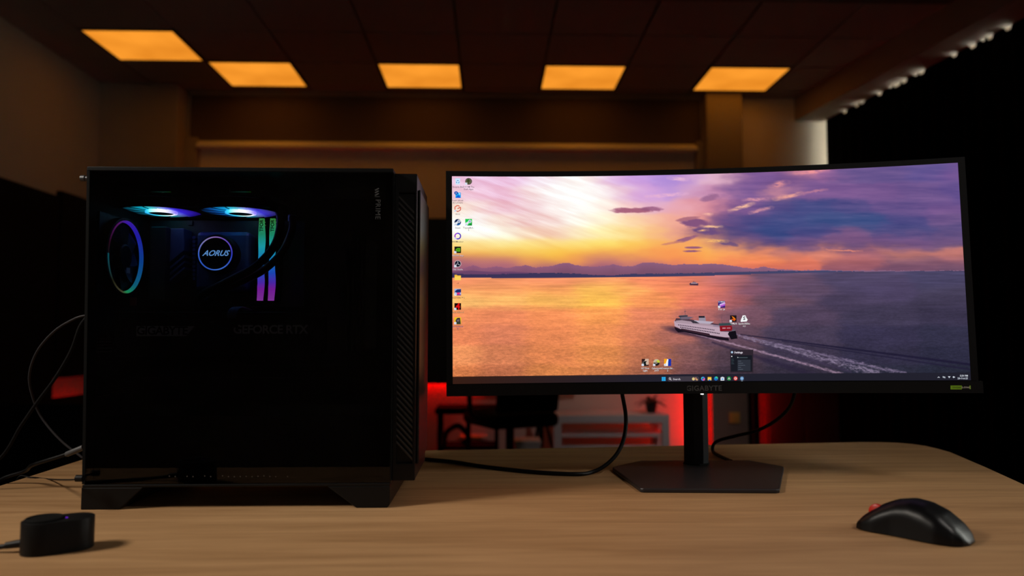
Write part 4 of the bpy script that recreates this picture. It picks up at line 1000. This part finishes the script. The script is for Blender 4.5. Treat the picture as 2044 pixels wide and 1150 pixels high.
def d_valve(a, x, y, bg=None):
    if bg: a.rect(x - 6.8, y - 6.8, x + 6.8, y + 6.8, bg[0]); a.poly([(x + 6.8, y + 1), (x + 6.8, y + 6.8), (x - 3, y + 6.8)], bg[1])
    else: a.disc(x, y, 6.6, (16, 34, 78)); a.disc(x, y + .4, 6.2, (26, 92, 160), 12, None, .2, 2.4)
    a.line(x - 6, y + 3, x + 2.5, y - 1.6, 3.2, (226, 232, 240)); a.disc(x + 2.3, y - 1.8, 3.3, (226, 232, 240), 14); a.disc(x + 2.3, y - 1.8, 2.2, (150, 165, 200), 12); a.disc(x - 2.6, y + 2.6, 2.2, (226, 232, 240), 10)
def d_ring(a, x, y): a.ring(x, y, 6.8, 2.3, lambda t: (150 - 90 * (math.cos(t) > -.2), 40, 215) if math.cos(t) < .5 else (72, 34, 190), 26)
def d_eye(a, x, y):
    a.rect(x - 6.6, y - 6.6, x + 6.6, y + 6.6, (22, 26, 20)); a.poly([(x - 4.8, y + .2), (x - 1, y - 3.6), (x + 4.8, y - 3.6), (x + 4.8, y + 3.6), (x - 1, y + 3.6)], (92, 172, 28)); a.disc(x + .6, y, 2.4, (46, 110, 14), 12, 1.8); a.disc(x + .6, y, 1.1, (92, 172, 28), 8)
def d_obs(a, x, y):
    a.disc(x, y, 6.8, (225, 212, 222)); a.disc(x, y, 6.1, (22, 24, 40))
    for k in range(3):
        t = k * 2 * PI / 3 + .5; a.line(x + .8 * math.cos(t + .8), y + .8 * math.sin(t + .8), x + 4.6 * math.cos(t), y + 4.6 * math.sin(t), 1.1, (190, 190, 205))
def d_folder(a, x, y): a.poly([(x - 6.4, y - 5.5), (x - 2, y - 5.5), (x - .6, y - 4), (x + 6.4, y - 4), (x + 6.4, y + 5.4), (x - 6.4, y + 5.4)], (236, 178, 52)); a.rect(x - 6.4, y - 2.2, x + 6.4, y + 5.4, (252, 208, 88))
def d_blue(a, x, y):
    a.rect(x - 6.6, y - 6.6, x + 6.6, y + 6.6, (150, 180, 228)); a.poly([(x - 6.6, y - 1), (x - 1, y - 5.4), (x + 6.6, y - 6), (x + 6.6, y + .4), (x - 2, y + 1)], (30, 44, 110)); a.poly([(x - 2, y + 1), (x + 5, y + .6), (x + 4, y + 4.6), (x - 1.6, y + 4.6)], (226, 52, 120)); a.rect(x - 2, y + 4.6, x + 6.6, y + 6.6, (110, 60, 150))
def d_four(a, x, y): a.rect(x - 6.6, y - 6.6, x + 6.6, y + 6.6, (20, 6, 6)); a.text('4', x + .4, y + .2, 17, (224, 18, 20), .1)
def d_helm(a, x, y):
    a.rect(x - 6.8, y - 6.8, x + 6.8, y + 6.8, (240, 196, 34)); a.poly([(x - 4.6, y - 1), (x - 1, y - 5.6), (x + 4.6, y - 6), (x + 5.6, y + 1), (x + 6.2, y + 6.8), (x - 3, y + 6.8)], (66, 54, 52)); a.poly([(x - 2.4, y - 1.4), (x + 3, y - 2.6), (x + 3, y + 1), (x - 1, y + 1.6)], (110, 100, 108)); a.rect(x - 3, y + 3.4, x + 4, y + 6.8, (44, 64, 40))
dk = (72, 58, 80); lt_ = (225, 205, 215)
icon(913.6, 361, d_bin, ['Recycle Bin'], 'pale recycle bin icon at the top left corner of the screen', arrow=False)
icon(935.3, 361, d_doom, ['DOOM The', 'Dark Ages'], 'round dark olive icon beside the recycle bin')
icon(913.6, 388.5, d_learn, ['Learn about', 'this picture'], 'bright blue picture icon with a dark blue info disc', arrow=False)
icon(913.6, 416.2, d_gcc, ['GCC'], 'orange outlined hexagon letter icon')
icon(913.6, 444, d_valve, ['Steam'], 'round navy icon with a white crank shape')
icon(935.4, 444, lambda a, x, y: d_valve(a, x, y, ((30, 200, 80), (20, 140, 50))), ['TopicalRid...', '3'], 'square green icon with a white crank shape')
icon(913.6, 472, d_ring, ['HWMonitor'], 'purple ring icon on the yellow sky')
icon(913.6, 499.6, d_eye, ['NVIDIA App'], 'black square icon with a green eye shape', col=lt_, sh=dk)
icon(913.6, 527.6, d_obs, ['OBS Studio'], 'round black icon with three pale swirls', col=lt_, sh=dk)
icon(913.6, 555, d_folder, ['cd'], 'yellow folder icon', arrow=False, col=(120, 70, 70))
icon(913.6, 584.2, d_blue, ['HELLDIVERS™ 2'], 'square blue and pink icon', col=(96, 76, 60), sz=4.1)
icon(913.6, 612.8, d_four, ['Back 4 Blood'], 'black square icon with a large red numeral 4', col=(120, 130, 100))
icon(913.6, 641, d_helm, ['Borderlands', '4'], 'yellow square icon with a dark shape', col=(96, 84, 130))
def d_pale(a, x, y): a.rect(x - 7, y - 7, x + 7, y + 7, (52, 26, 26)); a.poly([(x, y - 7), (x + 7, y - 7), (x + 7, y + 4), (x + 2, y + 5), (x - 1, y - 2)], (205, 176, 156)); a.poly([(x - 6, y), (x - 1, y - 4), (x - .5, y), (x - 6, y + 4)], (96, 92, 88)); a.poly([(x - 3, y - 1.5), (x + 3.5, y - 3), (x + 1, y + 1), (x + 3.4, y + 7), (x - 3, y + 7)], (18, 24, 26))
def d_disc(a, x, y): a.disc(x, y, 6.6, (196, 180, 150)); a.disc(x + 3, y - 1.4, 3.4, (196, 206, 60)); a.disc(x, y + .4, 6.2, (26, 24, 28), 14, None, 0, PI); a.disc(x - .4, y + .6, 2.4, (140, 124, 112), 10)
def d_split(a, x, y): a.rect(x - 7, y - 7, x + 7, y + 7, (22, 48, 168)); a.poly([(x - 7, y - 7), (x, y - 7), (x - 3, y), (x - 5, y + 7), (x - 7, y + 7)], (248, 168, 26)); a.poly([(x - .6, y - 7), (x + 1.6, y - 6), (x + 1, y - 1), (x + .6, y + 7), (x - 5.6, y + 7), (x - 3, y)], (246, 244, 236))
icon(1287.8, 723, d_pale, ['007 First', 'Light'], 'dark and beige square icon, left of three above the taskbar', col=W_, sh=G_)
icon(1310.5, 723, d_disc, ['Cyberpunk', '2077'], 'round dark icon with yellow, middle of three above the taskbar', col=W_, sh=G_)
icon(1332.5, 723, d_split, ['Counter-Str...', '2'], 'orange and blue square icon, right of three above the taskbar', col=W_, sh=G_)
def d_purple(a, x, y): a.rect(x - 7, y - 7, x + 7, y + 7, (44, 38, 120)); a.text('KOMBAT', x, y - 4.9, 3.2, W_); a.line(x - 4, y + 1, x + 7, y - 3, 3, (214, 178, 232)); a.line(x - 5, y + 4.2, x + 7, y + .4, 3.0, (182, 90, 206)); a.rect(x - 2, y + 4.6, x + 7, y + 7, (70, 40, 110))
def d_flame(a, x, y): a.rect(x - 6.2, y - 6.4, x + 6.6, y + 6.6, (30, 20, 24)); a.poly([(x - 3, y - 5), (x + 2, y - 2.4), (x + 5.6, y + 2), (x + 1, y + 1.2), (x - 1.4, y - 2)], (236, 124, 22)); a.poly([(x - 4, y + .4), (x + 4.6, y + 2), (x + 3, y + 4.6), (x - 1, y + 3.4)], (228, 84, 14))
def d_s(a, x, y): a.poly([(x - 3, y - 6.4), (x + 2.6, y - 6.4), (x + 4, y - 2.6), (x + 7, y + 2), (x + 5, y + 5.6), (x - 3, y + 6), (x - 6.2, y + 6.6), (x - 7, y + 5), (x - 6, y + .6), (x - 4.2, y - 2.6)], (244, 246, 248)); a.text('S', x + .1, y - .4, 9.6, (40, 46, 56), .12)
icon(1440.3, 608.6, d_purple, ['F1® 24'], 'square purple and pink icon above the ferry stern', col=W_, sh=G_, dy=10.2)
icon(1463.4, 636.6, d_flame, ['3DMark'], 'square black icon with an orange flame shape', col=W_, sh=G_, dy=10)
icon(1485.3, 636.8, d_s, ['SpyderXElite', '6.2'], 'white rounded icon with a letter S', col=W_, sh=G_, arrow=False, dy=10)
# ferry
def cp(x, y): return (1240 + x / 5.11, 580 + y / 5.11)
def cps(*p): return [cp(*q) for q in p]
a = Art()
a.poly(cps((540, 372), (600, 398), (1100, 492), (1182, 496), (1178, 506), (1120, 515), (1000, 502), (640, 425), (580, 430), (552, 402)), (26, 18, 30))
a.poly(cps((538, 312), (600, 322), (1000, 368), (1012, 420), (1168, 428), (1184, 470), (1150, 478), (1060, 478), (900, 455), (600, 392), (545, 366)), (188, 162, 178))
a.poly(cps((560, 285), (700, 296), (1000, 348), (1000, 372), (640, 330), (545, 316)), (78, 56, 70))
a.poly(cps((560, 310), (620, 306), (1000, 360), (1000, 378), (620, 336), (552, 330)), (170, 146, 160))
a.z += 1
for (x0, y0, x1, y1, n_, hh) in ((580, 348, 955, 402, 22, 9), (600, 370, 1008, 437, 24, 11)):
    for k in range(n_):
        xa, ya = x0 + (x1 - x0) * k / n_, y0 + (y1 - y0) * k / n_; w__ = (x1 - x0) / n_ * .66; a.z -= 1
        a.poly(cps((xa, ya), (xa + w__, ya + w__ * .15), (xa + w__, ya + hh + w__ * .15), (xa, ya + hh)), (52, 38, 56))
    a.z += 1
a.poly(cps((610, 388), (900, 442), (905, 462), (1090, 482), (1090, 490), (880, 462), (610, 402)), (56, 34, 46))
a.poly(cps((590, 258), (672, 254), (684, 288), (600, 296)), (86, 92, 106)); a.poly(cps((580, 262), (680, 258), (676, 268), (590, 274)), (48, 46, 58)); a.poly(cps((606, 274), (690, 270), (735, 276), (690, 296), (612, 300)), (112, 96, 112))
a.poly(cps((788, 268), (855, 268), (862, 314), (792, 312)), (150, 140, 156)); a.poly(cps((788, 262), (850, 262), (852, 282), (790, 282)), (44, 40, 50))
a.poly(cps((740, 306), (945, 322), (905, 345), (760, 330)), (182, 172, 190)); a.poly(cps((700, 308), (760, 316), (800, 340), (730, 336)), (52, 48, 58))
a.poly(cps((935, 352), (1000, 358), (1000, 378), (935, 370)), (150, 130, 150))
a.poly(cps((1004, 364), (1126, 360), (1136, 410), (1006, 416)), (134, 18, 30)); a.poly(cps((1030, 380), (1064, 379), (1064, 393), (1030, 394)), (188, 120, 130)); a.poly(cps((1076, 379), (1112, 377), (1114, 392), (1076, 393)), (170, 100, 112))
a.poly(cps((992, 340), (1108, 333), (1130, 356), (1000, 362)), (52, 72, 76)); a.poly(cps((1126, 400), (1160, 402), (1166, 416), (1130, 414)), (96, 90, 104))
a.poly(cps((1098, 424), (1166, 412), (1186, 490), (1120, 500), (1086, 446)), (18, 14, 22))
a.line(*cp(648, 200), *cp(652, 258), .7, (90, 78, 92)); a.line(*cp(1020, 270), *cp(1030, 338), .6, (80, 72, 88)); a.line(*cp(640, 222), *cp(662, 214), .7, (70, 62, 76))
a.build('ferry_picture')
a = Art()
a.poly([(1376, 567.5), (1378, 565.5), (1391, 565.5), (1394, 567), (1393.5, 571), (1377, 570.5)], (74, 50, 70)); a.rect(1379, 565.8, 1392, 567.2, (188, 160, 170)); a.rect(1382, 563.8, 1389, 565.6, (120, 100, 120)); a.line(1384.6, 562, 1384.6, 564, .8, (60, 45, 60))
a.build('distant_ferry_picture')
# settings preview, task bar
a = Art()
a.rect(1457.4, 698, 1503.4, 742.6, (46, 37, 46)); a.disc(1461, 703, 2.2, (170, 200, 226), 10); a.text('Settings', 1465.5, 703.4, 5.4, (226, 220, 230), .08, 'LEFT')
a.rect(1458.8, 708.8, 1501, 740.6, (24, 26, 34)); a.rect(1472, 717.5, 1498, 739.8, (44, 48, 58)); a.disc(1460.5, 711.2, 1.2, W_, 8)
for k in range(5): a.rect(1473.4, 720 + 4 * k, 1476 + 4 * (k % 3) + 3, 720.9 + 4 * k, (84, 92, 104))
for k in range(4): a.rect(1459.6, 716 + 3 * k, 1464 + k % 2, 716.9 + 3 * k, (56, 74, 80))
a.rect(1471.6, 712.6, 1492, 714.4, (64, 76, 82)); a.text('>', 1472.5, 713.4, 4, W_)
a.build('window_preview')
a = Art()
for dx in (-1, 1):
    for dy in (-1, 1): a.rect(1324.6 + dx * 2 - 1.8, 755.3 + dy * 2 - 1.8, 1324.6 + dx * 2 + 1.8, 755.3 + dy * 2 + 1.8, (40, 176, 240))
a.build('taskbar_icon'); a = Art()
a.poly([(1335, 750.6), (1392, 750), (1395.5, 752.5), (1395.5, 757.5), (1392, 760), (1335, 760.4), (1332.4, 757.6), (1332.4, 753.4)], (62, 56, 66))
a.ring(1337, 754.7, 2.1, .8, (226, 224, 230), 12); a.line(1338.4, 756.2, 1340.2, 758, .9, (226, 224, 230)); a.text('Search', 1343, 755.8, 5.6, (200, 196, 204), .05, 'LEFT')
a.disc(1384, 755.2, 3, (220, 196, 130), 10); a.disc(1388.5, 754.6, 2.6, (170, 120, 100), 10); a.disc(1391, 756.6, 1.8, (205, 160, 110), 8)
a.build('taskbar_icon'); a = Art()
a.disc(1403, 754.8, 4, (70, 120, 220)); a.disc(1404.6, 756.2, 2.4, (222, 90, 150), 10); a.disc(1401, 753.6, 1.8, (60, 190, 160), 8); a.disc(1403, 754.9, 1.2, (38, 36, 48), 8)
a.build('taskbar_icon'); a = Art()
a.rect(1412.4, 751.5, 1419.8, 758, (236, 176, 48)); a.rect(1412.4, 753.4, 1419.8, 758, (250, 212, 96)); a.rect(1414.2, 756.4, 1418, 758.6, (40, 110, 200))
a.build('taskbar_icon'); a = Art()
a.disc(1429, 754.4, 4, (22, 112, 196)); a.disc(1430, 753.2, 2.8, (60, 190, 150), 10); a.disc(1429.6, 755.4, 1.6, (20, 90, 170), 8)
a.build('taskbar_icon'); a = Art()
a.rect(1438.2, 752.2, 1445.6, 758.4, (226, 228, 234)); a.rect(1440, 750.8, 1443.8, 752.2, (160, 170, 190)); a.rect(1440, 754.4, 1443.8, 756.8, (70, 150, 220))
a.build('taskbar_icon'); a = Art()
a.disc(1455, 754.4, 4.2, (26, 120, 56)); a.line(1453, 756.6, 1455, 752.6, .9, W_); a.line(1457, 756.6, 1455, 752.6, .9, W_)
a.build('taskbar_icon'); a = Art()
a.disc(1468, 754.2, 4.2, (208, 50, 44)); a.ring(1468, 754.2, 2.6, .9, W_, 12); a.line(1468, 754.4, 1470, 754.2, .9, W_)
a.build('taskbar_icon'); a = Art()
a.rect(1476.4, 749.4, 1485.2, 759.4, (52, 52, 64)); a.ring(1480.8, 754.2, 3.4, 1.7, (120, 176, 232), 10); a.disc(1480.8, 754.2, 1.1, (210, 226, 244), 8); a.rect(1479.6, 758.6, 1482.2, 759.3, (190, 210, 230))
a.build('taskbar_icon'); a = Art()
a.poly([(1871, 752.6), (1873.5, 750.2), (1876, 752.6), (1875, 753), (1873.5, 751.6), (1872, 753)], (200, 204, 214)); a.poly([(1881.4, 749.4), (1886.8, 750.8), (1886.8, 754), (1881.4, 752.6)], (160, 166, 176))
a.build('taskbar_icon'); a = Art()
a.poly([(1891.8, 749.8), (1897.2, 749.8), (1894.5, 753.8)], (190, 196, 208)); a.poly([(1901, 751.2), (1903, 749.4), (1906.6, 751.6), (1903, 753.6)], (190, 196, 208))
a.build('taskbar_icon'); a = Art()
a.text('5:50 PM', 1931.8, 749, 4.9, (200, 204, 214), .1, 'RIGHT'); a.text('28-Oct-25', 1931.8, 754, 4.9, (190, 196, 208), .1, 'RIGHT')
a.build('taskbar_clock')

# ================================================================== SMALL THINGS ON THE DESK
# mouse
hd = math.radians(132)                                  # nose direction in plan
mc = Vector((.4865, .862, TZ)); ax = Vector((math.cos(hd), math.sin(hd), 0)); ay = Vector((-ax.y, ax.x, 0)); ML = .115
t = thing('computer_mouse', 'matte black computer mouse with an orange-red scroll wheel', 'mouse', mc)
def mh(s): return np.interp(s, [0, .03, .10, .22, .36, .5, .64, .78, .90, .97, 1], [.003, .0105, .0195, .0305, .0375, .0395, .0365, .0290, .0200, .0140, .0085])   # s: 0 rear, 1 nose
def mwid(s): return np.interp(s, [0, .03, .10, .25, .45, .65, .85, .95, 1], [.009, .021, .0290, .0325, .0305, .0285, .0290, .0265, .0225])
ss = np.concatenate([np.linspace(0, .1, 9), np.linspace(.12, .9, 34), np.linspace(.915, 1, 8)])
def smooth_arr(fn):
    g = np.linspace(-.1, 1.1, 481); y = fn(np.clip(g, 0, 1)); k = np.exp(-np.linspace(-2, 2, 31) ** 2); k /= k.sum(); z = np.convolve(np.pad(y, 15, mode='edge'), k, 'valid'); return lambda s: np.interp(s, g, z)
_h, _w = smooth_arr(mh), smooth_arr(mwid); mh_s = lambda q: _h(q) * 1.04; mw_s = lambda q: _w(q) * .94
bm = BM(); rows = []; NK = 26
for s in ss:
    H_, W2 = float(mh_s(s)), float(mw_s(s)); cx_ = (s - .5) * ML; row = []
    for k in range(NK + 1):
        th_ = PI * k / NK; c_, s_ = math.cos(th_), math.sin(th_)
        xx = W2 * math.copysign(abs(c_) ** .72, c_); zz_ = .0012 + (H_ - .0012) * abs(s_) ** .62
        waist = 1 - .07 * math.exp(-((s - .6) / .2) ** 2) * math.exp(-((zz_ / max(H_, .001) - .35) / .3) ** 2)
        row.append(bm.verts.new(mc + ax * cx_ + ay * xx * waist + Vector((0, 0, zz_))))
    rows.append(row)
for p, q in zip(rows, rows[1:]):
    for k in range(NK): bm.faces.new((p[k], p[k + 1], q[k + 1], q[k]))
    bm.faces.new((p[0], q[0], q[NK], p[NK]))
bm.faces.new(rows[0]); bm.faces.new(rows[-1][::-1])
bmesh.ops.recalc_face_normals(bm, faces=bm.faces[:])
finish('shell', bm, M['mouse'], t, smooth=True)
def mpt(s, th_, off=0):
    H_, W2 = float(mh_s(s)), float(mw_s(s)); c_, s_ = math.cos(th_), math.sin(th_)
    return mc + ax * ((s - .5) * ML) + ay * (W2 * math.copysign(abs(c_) ** .72, c_) + off * c_) + Vector((0, 0, .0012 + (H_ - .0012) * abs(s_) ** .62 + off * abs(s_)))
for s0_, s1_ in ((.46, .585), (.60, .72)):                 # thumb buttons on the near side
    bm = BM(); g = [[bm.verts.new(mpt(s0_ + (s1_ - s0_) * i / 5, th_, .0009)) for i in range(6)] for th_ in (PI - .42, PI - .56, PI - .70)]
    for i in range(2):
        for j in range(5): bm.faces.new((g[i][j], g[i + 1][j], g[i + 1][j + 1], g[i][j + 1]))
    bmesh.ops.solidify(bm, geom=bm.faces[:], thickness=.0012); finish('side_button', bm, M['matte'], t, smooth=True)
wc = mpt(.86, PI / 2) - Vector((0, 0, .0045))
bm = BM(); lathe(bm, wc - ay * .0035, ay, [(.0070, 0), (.0088, .001), (.0088, .006), (.0070, .007)], 28); finish('scroll_wheel', bm, M['red'], t, smooth=True)
bm = BM(); lathe(bm, wc - ay * .0018, ay, [(.0090, 0), (.0092, .0018), (.0090, .0036)], 28); finish('wheel_grip', bm, mat('red_rubber', (180, 34, 20), .6), t, smooth=True)
bm = BM()
pts = [mpt(s, PI / 2, .0001) for s in np.linspace(.62, .985, 8)]
tube(bm, pts, .0004, 6, 2); finish('button_seam', bm, M['matte'], t)
# receiver dock (oval puck)
pa = Vector((-.4695, .822, TZ)); pb_ = Vector((-.4455, .836, TZ)); hz = .0335
t = thing('receiver_dock', 'small black oval dock with a round raised top at the front left of the desk', 'dock', ((pa + pb_) / 2))
dr = (pb_ - pa); an0 = math.atan2(dr.y, dr.x); r0_, r1_ = .0215, .0190
out = [(pb_.x + r1_ * math.cos(an0 + t_), pb_.y + r1_ * math.sin(an0 + t_)) for t_ in np.linspace(-PI / 2, PI / 2, 20)] + [(pa.x + r0_ * math.cos(an0 + t_), pa.y + r0_ * math.sin(an0 + t_)) for t_ in np.linspace(PI / 2, 3 * PI / 2, 20)]
bm = BM(); prism(bm, out, 'z', TZ, TZ + hz, .0009); finish('body', bm, M['black'], t, smooth=True)
bm = BM(); lathe(bm, (pa.x, pa.y, TZ + hz - .001), (0, 0, 1), [(.0185, 0), (.0185, .0025), (.0172, .0036), (.0150, .0034), (.0140, .0026)], 40); finish('raised_top', bm, M['matte'], t, smooth=True)
q = pa + dr * .95
bm = BM(); lathe(bm, (q.x - .004, q.y - .006, TZ + hz), (0, 0, 1), [(.0011, 0), (.0011, .0004)], 10); finish('status_light', bm, emis('violet_led', (110, 40, 200), 1.4), t)
# its lead, running off to the left
bm = BM(); tube(bm, [(pa.x - .019, pa.y - .002, TZ + .010), (pa.x - .04, pa.y - .003, TZ + .0065), (pa.x - .075, pa.y + .0, TZ + .0032), (pa.x - .14, pa.y + .02, TZ + .0026), (-.70, .86, TZ + .0026)], .0026, 10)
o = tag(finish('dock_cable', bm, M['rubber'], smooth=True), 'black lead leaving the left side of the small oval dock', 'cable')
bm = BM(); cyl(bm, (pa.x - .018, pa.y - .002, TZ + .010), (pa.x - .037, pa.y - .003, TZ + .0075), .0046, .0036, 16); finish('strain_relief', bm, M['rubber'], o, smooth=True)

# ================================================================== CABLES
def cable(name, label, pts, r, m, n=10, group='cables on and behind the desk'):
    bm = BM(); tube(bm, pts, r, n, 10); return tag(finish(name, bm, m, origin=pts[0], smooth=True), label, 'cable', group)
XP = XL - .006
cable('looped_cable', 'thin grey cable looping out behind the computer, upper one', [at(176, 629, 1.16) , at(150, 636, 1.16), at(110, 660, 1.17), at(75, 700, 1.18), at(59, 745, 1.19), at(63, 785, 1.2), at(82, 832, 1.21), at(120, 878, 1.21), at(165, 914, 1.21)], .0018, M['greycable'])
cable('braided_cable', 'dark braided cable hanging in a diagonal behind the computer', [at(172, 634, 1.10), at(158, 655, 1.10), at(142, 700, 1.11), at(110, 755, 1.12), at(78, 798, 1.12), at(42, 850, 1.13), at(0, 915, 1.14), (-.775, 1.14, TZ + .012), (-.80, 1.14, TZ - .1)], .0023, mat('braided_sleeve', (20, 19, 20), .8, noise=.6, scale=700, bump=.5, spec=.1))
o = cable('plugged_cable', 'dark cable with a pale plug entering the rear of the computer', [at(166, 893, 1.14), at(148, 901, 1.14), at(120, 911, 1.14), at(88, 921, 1.145), at(62, 930, 1.16), at(49, 941, 1.19), (-.757, 1.2, TZ + .004), (-.768, 1.21, TZ - .03), (-.77, 1.22, TZ - .2)], .0028, M['rubber'])
bm = BM(); p0, p1 = at(131, 908, 1.14), at(166, 893.5, 1.14); lathe(bm, p0, p1 - p0, [(.0030, 0), (.0040, .002), (.0042, .02), (.0042, (p1 - p0).length)], 16); finish('plug', bm, mat('plug_grey', (74, 74, 76), .5), o, smooth=True)
o = cable('audio_cable', 'very thin dark cable lying on the desk left of the computer', [at(166, 955, 1.0), at(140, 958, 1.02), atz(100, 957, TZ + .0020), (-.735, 1.243, TZ + .0020), (-.756, 1.243, TZ - .001), (-.763, 1.243, TZ - .06), (-.766, 1.243, TZ - .3)], .0011, M['rubber'])
bm = BM(); p0, p1 = at(152, 955, 1.0), at(166, 955, 1.0); cyl(bm, p0, p1, .0044, n=16); finish('jack', bm, M['black'], o, smooth=True)
def dk_(x, y): return atz(x, y, TZ + .0036)
u1, v1 = px_uv(1243, 740)
cable('display_cable', 'black cable from behind the monitor lying across the desk to the computer',
      [sp(u1, .85, .035), sp(u1 + .002, 1.02, .04), at(1249, 830, 1.28), at(1246, 872, 1.27), at(1232, 905, 1.26), at(1207, 930, 1.255), dk_(1180, 943), dk_(1150, 946.5), dk_(1080, 943.5), dk_(1010, 937), dk_(955, 930), dk_(905, 922), dk_(850, 917), dk_(800, 913)], .0034, M['rubber'])
cable('power_cable', 'black cable drooping from the monitor rear to the desk behind its stand',
      [at(1590, 755, 1.25), at(1585, 790, 1.28), at(1572, 818, 1.33), at(1545, 842, 1.38), at(1510, 860, 1.42), at(1470, 870, 1.45), at(1436, 879, 1.47), at(1424, 888, 1.475), dk_(1424, 902), dk_(1440, 912), dk_(1460, 921)], .0032, M['rubber'])
